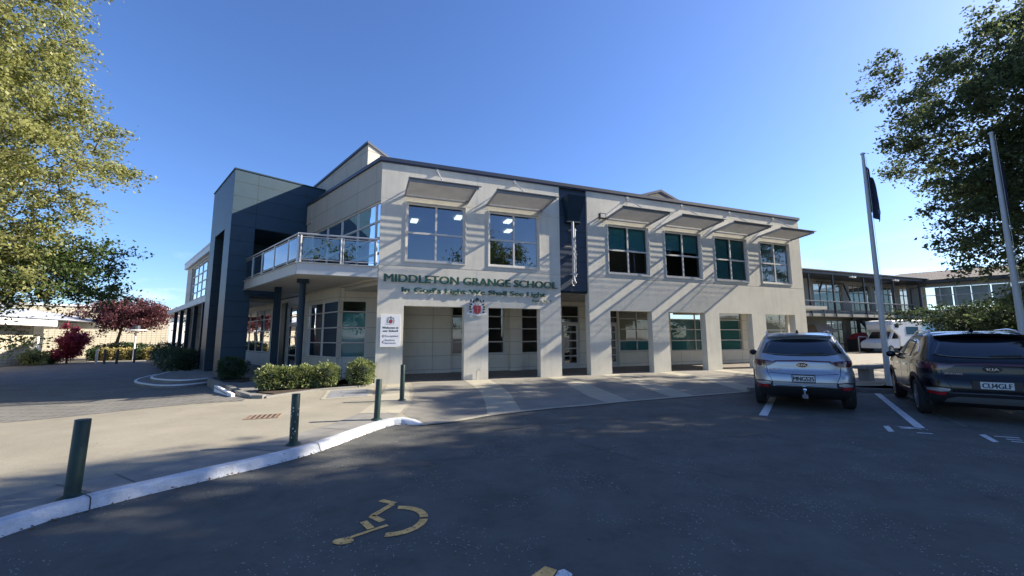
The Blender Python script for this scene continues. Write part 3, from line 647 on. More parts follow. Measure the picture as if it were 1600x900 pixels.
window(20.0, 21.95, .74, 3.1, [], rows, y=Y + .05, g='glassn', blinds=[(20.05, 21.9, .8, 2.62, 'blind')])
window(24.0, 26.1, .75, 3.1, [25.5], rows, y=Y + .05, g='glassn')
def glazed_door(x0, x1, z1, frame=FF, y=Y + .05, s=1, rails=(.63, 1.01, 1.41, 1.85), side=None, bottom=.27, head=2.3, m='frame'):
    mb = MB(); dep = .06
    ring(mb, x0, x1, .01, z1, y, y + s * dep, .05)
    mb.box(x0 + .05, x1 - .05, y, y + s * dep, head, head + .07); mb.box(x0 + .05, x1 - .05, y, y + s * dep, head + .33, head + .38)
    a, b = x0 + .06, x1 - .06
    f = obj('door', mb, m, B, frame)
    mb = MB(); ring(mb, a, b, .03, head - .01, y + s * .01, y + s * .05, .11)
    mb.box(a + .11, b - .11, y + s * .01, y + s * .05, .14, bottom)
    for r in rails: mb.box(a + .11, b - .11, y + s * .01, y + s * .05, r - .03, r + .03)
    obj('door_leaf', mb, m, f, frame)
    mb = MB(); yy = y + s * .03; mb.quad((x0 + .03, yy, .1), (x1 - .03, yy, .1), (x1 - .03, yy, z1 - .02), (x0 + .03, yy, z1 - .02)); obj('pane', mb, 'glassk' if frame is FF else 'glassd', f, frame)
    mb = MB(); xh = b - .05; mb.tube([(xh, y - s * .05, .95), (xh, y - s * .05, 1.2)], .012, 6); mb.tube([(xh, y, 1.0), (xh, y - s * .05, 1.0)], .008, 5); mb.tube([(xh, y, 1.15), (xh, y - s * .05, 1.15)], .008, 5); obj('handle', mb, 'alu', f, frame)
glazed_door(9.25, 10.3, 3.25); glazed_door(12.1, 12.72, 3.25)
# corner bay under the balcony (front-parallel part, then along the side)
YB = 3.05
mb = MB(); wallcells(mb, -1.38, .9, -.05, 3.62, YB, YB + .2, [(-1.36, -.26, .77, 3.13)]); obj('bay_wall', mb, 'panel', B)
window(-1.365, -.26, .77, 3.13, [], [1.39, 2.01, 2.66], y=YB + .02, g='glassn', blinds=[(-1.33, -.3, .8, 2.62, 'blind')], fw_=.05)
mb = MB(); wallcells(mb, 3.30, 20, -.05, 3.62, -.2, -.0, [(3.32, 6.80, .77, 3.13), (8.05, 9.6, .0, 3.2), (12.4, 18.6, .77, 3.3)]); obj('entrance_wall', mb, 'panel', B, SFm)
window(3.32, 6.80, .77, 3.13, [4.97, 6.5], [1.39, 2.01, 2.66], y=-.02, s=-1, frame=SFm, fw_=.05, g='glassn', blinds=[(3.36, 4.94, 1.42, 2.62, 'blind'), (5.0, 6.7, 1.42, 1.98, 'blind')])
window(12.42, 18.58, .79, 3.3, [13.9, 15.4, 17.0], [1.38, 2.02, 2.67], y=-.02, s=-1, frame=SFm, fw_=.05, g='glassd')
glazed_door(8.07, 9.58, 3.18, frame=SFm, y=-.04, s=-1, rails=(.75, 1.2, 1.65))
mb = MB(); mb.box(9.62, 10.3, -.02, .10, .005, 3.4); obj('entrance_surround', mb, 'dgreen', B, SFm)
# porch slab (raised) on the entrance side
pp = [sfw(7.2, -.2), sfw(20, -.2), sfw(20, 3.3), sfw(7.4, 3.3)]
# ---- balcony
P0 = ffw(-2.575, 0); Pg = ffw(0, 0); Q1 = sfw(7.5, 2.42); Q2 = sfw(7.5, 0)
def w2(frame, p): q = loc2(frame, p); return (q.x, q.y)
poly = [w2(FF, P) for P in (Pg, P0, Q1, Q2)]
mb = MB(); mb.prism([w2(FF, P) for P in (ffw(-.02, .1), ffw(-2.5, .08), sfw(7.45, 2.33), sfw(7.45, .0))][::-1], 3.70, 4.02)
bal = obj('balcony', mb, 'soffit', B)
mb = MB()
def chan_beam(mb, a, b):
    a = Vector(a); b = Vector(b)
    mb.bar(a + Vector((0, 0, 3.89)), b + Vector((0, 0, 3.89)), .03, .36); mb.bar(a + Vector((0, 0, 4.083)), b + Vector((0, 0, 4.083)), .14, .02); mb.bar(a + Vector((0, 0, 3.695)), b + Vector((0, 0, 3.695)), .12, .018)
q0, q1, qg = loc2(FF, P0), loc2(FF, Q1), Vector((-.02, 0, 0))
chan_beam(mb, qg, q0); chan_beam(mb, q0 + Vector((0, .01, 0)), q1); obj('edge_beam', mb, 'slab', bal, FF)
dl = (q1 - q0); Ll = dl.length; dl.normalize()
mb = MB(); mg = MB()
posts = [q0 + dl * t for t in (.02, .95, 2.45, 4.0, 5.35, 6.5)] + [Vector((-2.50, 0, 0)), Vector((-1.25, 0, 0)), Vector((-.1, 0, 0))]
for p in posts: mb.bar(p + Vector((0, .03, 4.09)), p + Vector((0, .03, 5.02)), .05, .07, tuple(dl))
for p in posts[1:2] + posts[7:8]: mb.bar(p + Vector((.07, .03, 4.09)), p + Vector((.07, .03, 5.02)), .02, .06, tuple(dl))
up_ = lambda p, z_: Vector((p.x, p.y + .03, z_))
for a, b in ((q0, q0 + dl * 6.55), (Vector((-2.55, 0, 0)), Vector((0, 0, 0)))):
    mb.tube([up_(a, 5.07), up_(b, 5.07)], .032, 10); mb.tube([up_(a, 4.97), up_(b, 4.97)], .018, 8); mb.tube([up_(a, 4.20), up_(b, 4.20)], .016, 8)
obj('railing', mb, 'alu', bal, FF)
for a, b in list(zip(posts[:5], posts[1:6])) + list(zip(posts[6:8], posts[7:9])):
    d = (b - a).normalized(); a2, b2 = a + d * .06, b - d * .06; nrm = Vector((-d.y, d.x, 0)) * .006
    mg = MB(); mg.hexa([up_(a2 - nrm, 4.24), up_(b2 - nrm, 4.24), up_(b2 + nrm, 4.24), up_(a2 + nrm, 4.24)], [up_(a2 - nrm, 4.93), up_(b2 - nrm, 4.93), up_(b2 + nrm, 4.93), up_(a2 + nrm, 4.93)])
    obj('glass_panel', mg, 'glassb', bal, FF)
# columns under the balcony
c1 = loc2(FF, sfw(2.3, 1.72)); mb = MB(); mb.tube([(c1.x, c1.y, -.1), (c1.x, c1.y, 3.56)], .105, 16); mb.box(c1.x - .19, c1.x + .19, c1.y - .13, c1.y + .13, 3.56, 3.70); obj('column', mb, ['navyflat'], B)
mb = MB(); mb.box(5.34, 5.46, 1.60, 1.72, -.1, 3.7); mb.box(5.30, 5.338, 1.55, 1.77, -.1, 3.7); mb.box(5.462, 5.50, 1.55, 1.77, -.1, 3.7); obj('column', mb, 'navyflat', B, SFm)
mb = MB(); mb.tube([tuple(loc2(FF, sfw(4.6, 1.1, 3.69))), tuple(loc2(FF, sfw(4.6, 1.1, 3.68)))], .05, 10); obj('downlight', mb, 'alu', B)

# ---- entrance tower: portal of dark panels
TF = frm(*(sfw(7.5, 3.1)[:2]), 0, 135.5)
mb = MB(); D = -3.9
def tbox(x0, x1, y0, y1, z0, z1): mb.box(x0, x1, y0, y1, z0, z1)
tbox(0, 1.22, -.92, 0, -.2, 9.05); tbox(3.35, 4.55, -.92, 0, -.2, 9.05)
tbox(1.221, 3.349, -.92, -.001, 6.55, 9.05)
tw = obj('tower', mb, 'tower', B, TF)
mb = MB(); tbox(.002, 4.55, D, -.921, 6.5, 9.05); tbox(3.35, 4.55, D, -.921, 3.75, 6.49); tbox(.4, 3.3, D, D + .3, 4.1, 6.49)
obj('tower_rear', mb, 'navyflat' if 0 else 'tower', B, TF)
mb = MB(); mb.box(-.004, -.0005, -3.9, -.005, 6.51, 9.04); mb.box(-.004, -.0005, -.915, -.005, -.2, 6.509); obj('tower_cladding', mb, 'towerf', B, TF)
mb = MB(); mb.box(-.03, 4.58, D - .03, .03, 9.051, 9.11); obj('tower_capping', mb, 'dgreen' if 0 else 'navyflat', B, TF)
# small balcony rail seen through the tower opening
mb = MB(); mb.box(1.25, 3.3, -.75, -.6, 3.75, 4.0); mb.tube([(1.25, -.6, 5.05), (3.3, -.6, 5.05)], .03, 8); mb.tube([(1.25, -.6, 4.2), (3.3, -.6, 4.2)], .02, 8)
for x in (1.3, 1.9, 2.6, 3.25): mb.bar((x, -.6, 4.0), (x, -.6, 5.05), .05)
obj('inner_railing', mb, 'alu', B, TF)
# ---- wing beyond the tower
mb = MB(); wallcells(mb, 12.2, 26.7, 3.9, 7.3, 1.9, 2.2, [(16.0, 24.6, 4.32, 6.78)]); mb.box(26.4, 26.7, -4, 1.89, 0, 7.3); mb.box(12.2, 12.5, -4, 1.89, 3.9, 7.3); mb.box(12.51, 26.39, -.3, -.1, 0, 3.8); mb.box(12.51, 26.39, -4, 1.89, 3.8, 3.89); obj('wing_wall', mb, 'panelup', B, SFm)
mb = MB(); mb.box(12.1, 26.95, -4, 2.42, 7.301, 7.42); mb.box(12.1, 26.9, 2.21, 2.4, 6.92, 7.3); obj('wing_roof', mb, 'slab', B, SFm)
window(16.0, 24.6, 4.32, 6.78, [17.5, 19.1, 20.7, 22.35], [4.85, 5.45, 6.05], y=2.12, s=-1, frame=SFm, fw_=.07, g='glassd')
mb = MB(); mb.box(12.1, 29.2, -.1, 2.95, 3.52, 3.82); obj('wing_canopy', mb, 'slab', B, SFm)
mb = MB(); mb.box(12.6, 26.3, -.09, -.06, .4, 3.4); obj('wing_glazing', mb, 'glassd', B, SFm)
for x in (25.5, 22.57, 19.66, 17.0, 14.23):
    mb = MB(); mb.box(x - .10, x + .10, 2.68, 2.88, -.3, 3.52); obj('column', mb, 'navyflat', B, SFm)
# ---- roof drainage: rain head and downpipe in the navy recess
mb = MB(); mb.hexa([(7.57, -.12, 6.50), (8.10, -.12, 6.50), (8.10, .095, 6.50), (7.57, .095, 6.50)], [(7.40, -.42, 7.55), (8.30, -.42, 7.55), (8.30, .095, 7.55), (7.40, .095, 7.55)]); mb.box(7.5, 8.17, -.14, .095, 6.44, 6.5)
hp = obj('rain_head', mb, 'navyflat', B)
mb = MB(); mb.tube([(7.80, -.10, 6.47), (7.80, -.10, 4.02), (7.82, -.11, 3.92), (7.92, -.02, 3.86), (7.95, .09, 3.86)], .055, 10); mb.tube([(7.93, -.04, 6.2), (7.93, -.04, 4.1)], .035, 8)
for z_ in (6.1, 5.05, 4.2): mb.box(7.70, 8.02, -.06, .095, z_, z_ + .05)
mb.tube([(7.72, -.12, 4.0), (7.68, -.14, 3.85), (7.74, -.13, 3.72), (7.82, -.11, 3.72)], .022, 8)
obj('downpipe', mb, 'galv', B)
mb = MB(); mb.box(9.10, 9.42, -.22, -.10, 6.74, 6.98); mb.bar((9.25, 0, 6.88), (9.25, -.12, 6.88), .05); fl = obj('floodlight', mb, 'black', B)
mb = MB(); mb.box(9.14, 9.38, -.226, -.221, 6.78, 6.94); obj('lens', mb, 'alu', fl)
# garden tap on the second pillar
tp = thing('garden_tap', 'small chrome garden tap on a short pipe at the foot of the pillar', 'tap', frm(*(ffw(3.62, -.04)[:2]), 0, AZ))
mb = MB(); mb.tube([(0, 0, 0), (0, 0, .34), (.03, -.02, .38), (.14, -.04, .36), (.17, -.04, .30)], .018, 8); obj('pipe', mb, 'alu', tp)
mb = MB(); mb.tube([(.09, -.03, .37), (.09, -.03, .44)], .012, 6); mb.bar((.03, -.03, .45), (.16, -.03, .46), .02); obj('handle', mb, 'alu', tp)

# ---- lettering, crest and sign board (all stand proud of the wall)
lt = thing('school_name_lettering', 'dark green raised capital letters MIDDLETON GRANGE SCHOOL along the front wall', 'lettering', FF)
text('lettering', 'MIDDLETON GRANGE SCHOOL', .40, .035, 'lettergreen', lt, FF, .20, 3.565, bold=.018, width=6.84, y=-.048)
l2 = thing('motto_lettering', "dark green raised motto In God's Light We Shall See Light below the school name", 'lettering', FF)
text('lettering', "In God's Light We Shall See Light", .25, .03, 'lettergreen', l2, FF, .82, 3.215, bold=.018, width=5.67, y=-.045)
l3 = thing('verse_lettering', 'small dark raised text Psalm 36:9 below the end of the motto', 'lettering', FF)
text('lettering', 'Psalm 36: 9', .13, .015, 'lettergreen', l3, FF, 5.93, 2.99, bold=.004, width=.84, y=-.025)
def crest(frame, cx, cz, s, parent, y0=-.035, th=.012):
    """shield with black and white mantling, helmet and ribbon; s = height"""
    def plate(pts, y, m, name, t=th):
        mb = MB(); pts = [(cx + x * s, cz + z_ * s) for x, z_ in pts]; n = len(pts)
        mb.v = [(x, y - t, z_) for x, z_ in pts] + [(x, y, z_) for x, z_ in pts]
        mb.f = [tuple(range(n)), tuple(reversed(range(n, 2 * n)))] + [(i, i + n, (i + 1) % n + n, (i + 1) % n) for i in range(n)]; mb.mi = [0] * len(mb.f)
        return mb
    def merge(ms):
        r = MB()
        for k in ms:
            n = len(r.v); r.v += k.v; r.f += [tuple(i + n for i in f) for f in k.f]; r.mi += k.mi
        return r
    def blob(x, z_, rx, rz, rot=0, k=12):
        return [(x + rx * math.cos(t) * math.cos(rot) - rz * math.sin(t) * math.sin(rot), z_ + rx * math.cos(t) * math.sin(rot) + rz * math.sin(t) * math.cos(rot)) for t in [2 * math.pi * i / k for i in range(k)]]
    wh = []; bk = []
    for sg in (-1, 1):
        for (x, z_, rx, rz, ro) in ((.30, .80, .085, .13, .5), (.24, .62, .12, .08, .2), (.33, .47, .10, .09, -.3), (.30, .30, .13, .08, .3), (.33, .16, .09, .08, 0)): wh.append(plate(blob(sg * x, z_ - .05, rx, rz, sg * ro), y0, None, ''))
        for (x, z_, rx, rz, ro) in ((.37, .86, .05, .075, .3), (.22, .84, .04, .10, .3), (.35, .66, .075, .05, .3), (.41, .52, .06, .055, 0), (.40, .38, .07, .045, .4), (.38, .22, .07, .05, 0)): bk.append(plate(blob(sg * x, z_ - .07, rx, rz, sg * ro), y0 - th - .001, None, ''))
    wh.append(plate([(-.60, .02), (-.35, -.02), (0, -.08), (.35, -.02), (.60, .02), (.58, .12), (.35, .08), (0, .03), (-.35, .08), (-.58, .12)], y0 - .002, None, ''))
    obj('crest_mantling', merge(wh), 'white', parent, frame); obj('crest_plumes', merge(bk), 'black', parent, frame)
    obj('crest_shield', plate([(-.21, .52), (.21, .52), (.215, .25), (.17, .12), (0, .02), (-.17, .12), (-.215, .25)], y0 - th * 2, None, ''), 'red', parent, frame)
    obj('crest_helmet', merge([plate(blob(0, .62, .11, .12), y0 - th * 1.2, None, '')]), 'greyprint' if s < .4 else 'galv', parent, frame)
    obj('crest_device', merge([plate([(-.012, .46), (.012, .46), (.012, .10), (-.012, .10)], y0 - th * 3, None, '', th * .5), plate([(-.09, .36), (.09, .36), (.09, .385), (-.09, .385)], y0 - th * 3, None, '', th * .5)]), mat('crest_device', (.5, .25, .25), .6), parent, frame)
    obj('crest_finial', merge([plate(blob(0, .88, .115, .10), y0, None, '')]), 'lettergreen', parent, frame)
cr_ = thing('school_crest', 'red shield crest with black and white plumes on the pillar below the motto', 'crest', FF)
crest(FF, 3.615, 2.44, .66, cr_, y0=-.03, th=.014)
bd = thing('welcome_sign', 'white Welcome to our School board with red crest and arrows on the corner pillar', 'sign', FF)
mb = MB(); mb.box(.13, .81, -.05, -.02, 1.26, 2.385); obj('board', mb, 'white', bd, FF, bevel=.004)
mb = MB(); mb.box(.2, .7, -.0205, -.001, 1.4, 1.44); mb.box(.2, .7, -.0205, -.001, 2.2, 2.24); obj('fixing', mb, 'galv', bd)
crest(FF, .47, 2.06, .27, bd, y0=-.051, th=.002)
for s_, sz, z_, x_, wd_, mm, bb in (('Welcome to', .10, 1.90, .20, .54, 'black', .004), ('our School', .10, 1.79, .22, .50, 'black', .004), ('Reception', .09, 1.615, .29, .45, 'greyprint', .001), ('Student', .085, 1.475, .29, .34, 'greyprint', .001), ('Services', .085, 1.375, .29, .37, 'greyprint', .001)):
    text('sign_text', s_, sz, .003, mm, bd, FF, x_, z_, bold=bb, width=wd_, y=-.0525)
for z_ in (1.645, 1.44):
    mb = MB(); n = 3; mb.v = [(.195, -.054, z_), (.255, -.054, z_ - .055), (.235, -.054, z_), (.255, -.054, z_ + .055)] + [(.195, -.0505, z_), (.255, -.0505, z_ - .055), (.235, -.0505, z_), (.255, -.0505, z_ + .055)]
    mb.f = [(0, 1, 2, 3), (7, 6, 5, 4), (0, 4, 5, 1), (1, 5, 6, 2), (2, 6, 7, 3), (3, 7, 4, 0)]; mb.mi = [0] * 6; obj('arrow', mb, mat('maroon_print', (.12, .02, .03), .6), bd, FF)

# ================================================================ STEPS, PLANTER, GROUND FITTINGS
W0 = Matrix()
def slabpoly(name, poly, z0, z1, m, parent=None, bevel=0):
    mb = MB(); mb.prism(poly, z0, z1); return obj(name, mb, m, parent, W0, bevel=bevel)
# two curved steps up to the tower
def arcpts(pts, k=8):
    P = [Vector((*p, 0)) for p in pts]; out = []
    for i in range(len(P) - 1):
        p0, p1, p2, p3 = P[max(i - 1, 0)], P[i], P[i + 1], P[min(i + 2, len(P) - 1)]
        for j in range(k):
            t = j / k; q = .5 * ((2 * p1) + (p2 - p0) * t + (2 * p0 - 5 * p1 + 4 * p2 - p3) * t * t + (3 * p1 - p0 - 3 * p2 + p3) * t ** 3); out.append((q.x, q.y))
    out.append((P[-1].x, P[-1].y)); return out
st = thing('entrance_steps', 'two curved concrete steps with white painted edges in front of the dark tower', 'steps', frm(-13, 16.5, 0, 0))
low = arcpts([(-16.9, 19.6), (-16.4, 18.6), (-15.7, 17.35), (-14.9, 16.35), (-14.0, 15.65), (-12.8, 15.0), (-12.0, 15.1), (-11.72, 15.95)])
upp = arcpts([(-16.2, 19.5), (-15.5, 18.2), (-14.8, 16.95), (-13.9, 16.1), (-12.75, 15.55), (-12.2, 15.62), (-11.95, 16.3)])
def stepm(name, pts, z0, z1, back):
    slabpoly(name, pts[::1] + back, z0, z1, 'concgrey', st)
    mb = MB(); n = len(pts); c = Vector((-13.2, 18.2, 0))
    for i in range(n - 1):
        a, b = Vector((*pts[i], 0)), Vector((*pts[i + 1], 0))
        def ins(k, dd):
            d = (Vector((*pts[min(k + 1, n - 1)], 0)) - Vector((*pts[max(k - 1, 0)], 0))).normalized(); p = Vector((*pts[k], 0)); r = Vector((-d.y, d.x, 0))
            if r.dot(c - p) < 0: r = -r
            return p + r * dd
        q = [ins(i, -.004), ins(i + 1, -.004), ins(i + 1, .075), ins(i, .075)]
        mb.hexa([(p.x, p.y, z1 - .035) for p in q], [(p.x, p.y, z1 + .004) for p in q])
    obj('step_nosing', mb, 'nosing', st, W0)
back = [(-11.3, 17.6), (-13.6, 21.5)]
stepm('step', low, -.45, -.075, back); stepm('step', upp, -.4, .05, back)
# porch paving around tower and entrance
pv = [tuple(sfw(s, o)[:2]) for s, o in ((7.45, 3.3), (20, 3.3), (20, -.3), (3.3, -.3), (3.3, 1.6), (5.2, 2.2))]
slabpoly('porch_paving', pv, -.4, .045, 'concgrey'); tag(bpy.data.objects['porch_paving'], kind='structure')
# planter edging kerb and soil
pe = [(-11.75, 16.25), (-11.5, 15.75), (-9.22, 13.44), (-7.66, 11.76), (-6.86, 11.02), (-6.55, 11.0), (-6.38, 11.55), (-5.86, 12.62), (-5.0, 13.35), (-4.74, 14.1)]
pl_ = thing('planter', 'low concrete edged garden bed with dark mulch at the foot of the entrance', 'planter', frm(-7, 12.5, 0, 0))
mb = MB()
for i in range(len(pe) - 1):
    a, b = Vector((*pe[i], 0)), Vector((*pe[i + 1], 0)); hgt = .09 if i < 5 else .05
    mb.bar(a + Vector((0, 0, hgt - .17)), b + Vector((0, 0, hgt - .17)), .15, .34)
obj('edging', mb, 'concgrey', pl_, W0, bevel=.012)
slabpoly('planter_paving', [(-11.5, 15.9), (-9.25, 13.55), (-7.7, 11.9), (-6.9, 11.15), (-6.6, 11.15), (-5.9, 12.7), (-4.9, 13.5), (-4.73, 14.2), (-6.1, 15.7), (-9.6, 18.5), (-10.4, 18.4)], -.3, .0, 'concgrey', pl_)
slabpoly('mulch', [(-7.75, 12.7), (-7.45, 12.1), (-6.7, 11.7), (-6.4, 12.1), (-5.8, 12.85), (-4.95, 13.5), (-4.85, 14.1), (-5.5, 14.05), (-6.8, 13.5)], -.2, .03, 'soil', pl_)
slabpoly('mulch', [(-11.4, 16.1), (-10.6, 15.2), (-9.7, 14.9), (-9.9, 16.0), (-10.9, 16.9)], -.2, .035, 'soil', pl_)
wk = thing('white_kerb_block', 'white painted length of kerb with black slots beside the block paving', 'kerb', frm(-8.6, 12.7, 0, 0))
a, b = Vector((-9.55, 13.62, -.04)), Vector((-7.55, 11.5, -.04)); dk = (b - a).normalized(); rk = Vector((dk.y, -dk.x, 0))
if rk.y > 0: rk = -rk
mb = MB(); mb.bar(a + rk * .14, b + rk * .14, .09, .22); obj('block', mb, 'nosing', wk, W0, bevel=.01)
mb = MB()
for i in range(9):
    p = a + dk * (.15 + i * .25) + rk * .187; mb.bar(p + Vector((0, 0, .045)), p + dk * .13 + Vector((0, 0, .045)), .012, .03)
obj('slot', mb, 'black', wk, W0)
hk = thing('garden_edging', 'low concrete kerb edging the hedge bed beneath the wing canopy', 'kerb', frm(-20, 24, 0, 0))
mb = MB()
for a, b in (((-23.1, 27.05), (-16.1, 20.15)), ((-23.1, 27.05), (-22.6, 28.2)), ((-27.7, 31.3), (-26.2, 30.9)), ((-27.7, 31.3), (-28.2, 33.5))): mb.bar((*a, -.13), (*b, -.13), .16, .3)
obj('edging', mb, 'conc', hk, W0)
slabpoly('mulch', [(-23.0, 27.15), (-16.0, 20.3), (-14.5, 21.9), (-21.5, 29.0)], -.4, -.08, 'soil', hk)
# metal cover and drain
cv = thing('access_cover', 'flat grey metal service cover framed in pale concrete beside the corner pillar', 'cover', frm(-4.7, 12, 0, 0))
cq = [(-4.93, 10.72), (-3.78, 11.2), (-4.36, 13.05), (-5.55, 12.5)]
def inset(q, f): c = Vector((sum(p[0] for p in q) / 4, sum(p[1] for p in q) / 4)); return [tuple(c + (Vector(p) - c) * f) for p in q]
slabpoly('surround', cq, -.05, .014, 'conc', cv); slabpoly('plate', inset(cq, .82), .0, .021, mat('dull_steel_plate', (.30, .31, .33), .6, .4, var=.2, scale=5), cv)
mb = MB(); [mb.tube([(x, y, .015), (x, y, .028)], .03, 10) for x, y in ((-4.95, 12.0), (-4.3, 12.3), (-4.55, 11.2))]; obj('bolt', mb, 'iron', cv, W0)
dr = thing('drain_grate', 'small rusty slotted drain grate set in the sunlit paving', 'drain', frm(-5.0, 8.42, 0, 20))
mb = MB(); ring2 = mb; 
mb.box(-.30, .30, -.24, -.21, -.01, .012); mb.box(-.30, .30, .21, .24, -.01, .012); mb.box(-.30, -.27, -.21, .21, -.01, .012); mb.box(.27, .30, -.21, .21, -.01, .012)
for i in range(6): mb.box(-.25 + i * .09, -.205 + i * .09, -.21, .21, -.01, .012)
obj('grate', mb, mat('rusty_grate', (.24, .17, .12), .8, var=.3, scale=20), dr); mb = MB(); mb.box(-.27, .27, -.21, .21, .0, .006); obj('pit', mb, 'black', dr)

# ================================================================ BOLLARDS
def bollard(x, y, h, r, label, m='dgreen', tilt=0.):
    t = thing('bollard', label, 'bollard', frm(x, y, max(H(x, y), -.2), 25) @ Matrix.Rotation(R(tilt), 4, 'Y'), 'dark green bollards along the kerb')
    mb = MB(); mb.tube([(0, 0, -.02), (0, 0, h - .012), (0, 0, h)], [r, r, r * .9], 20); o = obj('post', mb, m, t, smooth='auto')
    mb = MB(); mb.tube([(0, 0, h + .0005), (0, 0, h + .012)], [r * 1.04, r * .98], 20); obj('cap', mb, m, t)
    mb = MB(); mb.tube([(0, 0, 0), (0, 0, .02), (0, 0, .045)], [r * 1.9, r * 1.75, r * 1.02], 20, cap=False); obj('base_collar', mb, m, t, smooth='auto')
    return t
bollard(-4.33, 4.21, .745, .062, 'green steel bollard nearest the camera at the left behind the white kerb', tilt=1.2)
b2 = bollard(-3.23, 6.22, .725, .058, 'scratched green bollard beside the white kerb near the drain grate')
bollard(-2.63, 8.12, .765, .058, 'green bollard at the curved end of the white kerb', tilt=1.5)
bollard(-2.79, 10.52, .88, .058, 'green bollard standing furthest back near the corner pillar', tilt=.4)
mb = MB(); rnd = random.Random(2)
for i in range(16):
    a = R(rnd.uniform(200, 330)); z_ = rnd.uniform(.05, .55); r = .0585; s = rnd.uniform(.004, .011)
    c = Vector((math.cos(a) * r, math.sin(a) * r, z_)); u = Vector((-math.sin(a), math.cos(a), 0)) * s; v = Vector((0, 0, s * 1.2)); mb.quad(c - u - v, c + u - v, c + u + v, c - u + v)
obj('paint_chip', mb, 'galv', b2)

# ================================================================ VEGETATION
def leaves_mesh(name, pts, size, m, parent, seed=0, flat=.0, dirs=None, asp=.62):
    rng = np.random.default_rng(seed); n = len(pts)
    a = rng.normal(size=(n, 3)); a /= np.linalg.norm(a, axis=1)[:, None]
    nrm = rng.normal(size=(n, 3)); nrm[:, 2] = nrm[:, 2] * (1 - flat) + flat * 2.2 * np.sign(rng.random(n) - .08)
    b = np.cross(nrm, a); b /= np.linalg.norm(b, axis=1)[:, None] + 1e-9
    c = np.cross(a, b)
    s = size * rng.uniform(.55, 1.35, n)[:, None]
    p0 = pts - a * s * .5; p2 = pts + a * s * .5; p1 = pts + b * s * .5 * asp + c * s * .12; p3 = pts - b * s * .5 * asp + c * s * .12
    v = np.stack([p0, p1, p2, p3], 1).reshape(-1, 3)
    inv = np.array(FR[parent].inverted()); v = v @ inv[:3, :3].T + inv[:3, 3]
    me = bpy.data.meshes.new(name); me.vertices.add(4 * n); me.loops.add(4 * n); me.polygons.add(n)
    me.vertices.foreach_set('co', v.astype(np.float32).ravel()); me.loops.foreach_set('vertex_index', np.arange(4 * n, dtype=np.int32))
    me.polygons.foreach_set('loop_start', np.arange(0, 4 * n, 4, dtype=np.int32)); me.polygons.foreach_set('loop_total', np.full(n, 4, dtype=np.int32))
    me.materials.append(M[m]); me.update(calc_edges=True)
    return new(name, me, parent)
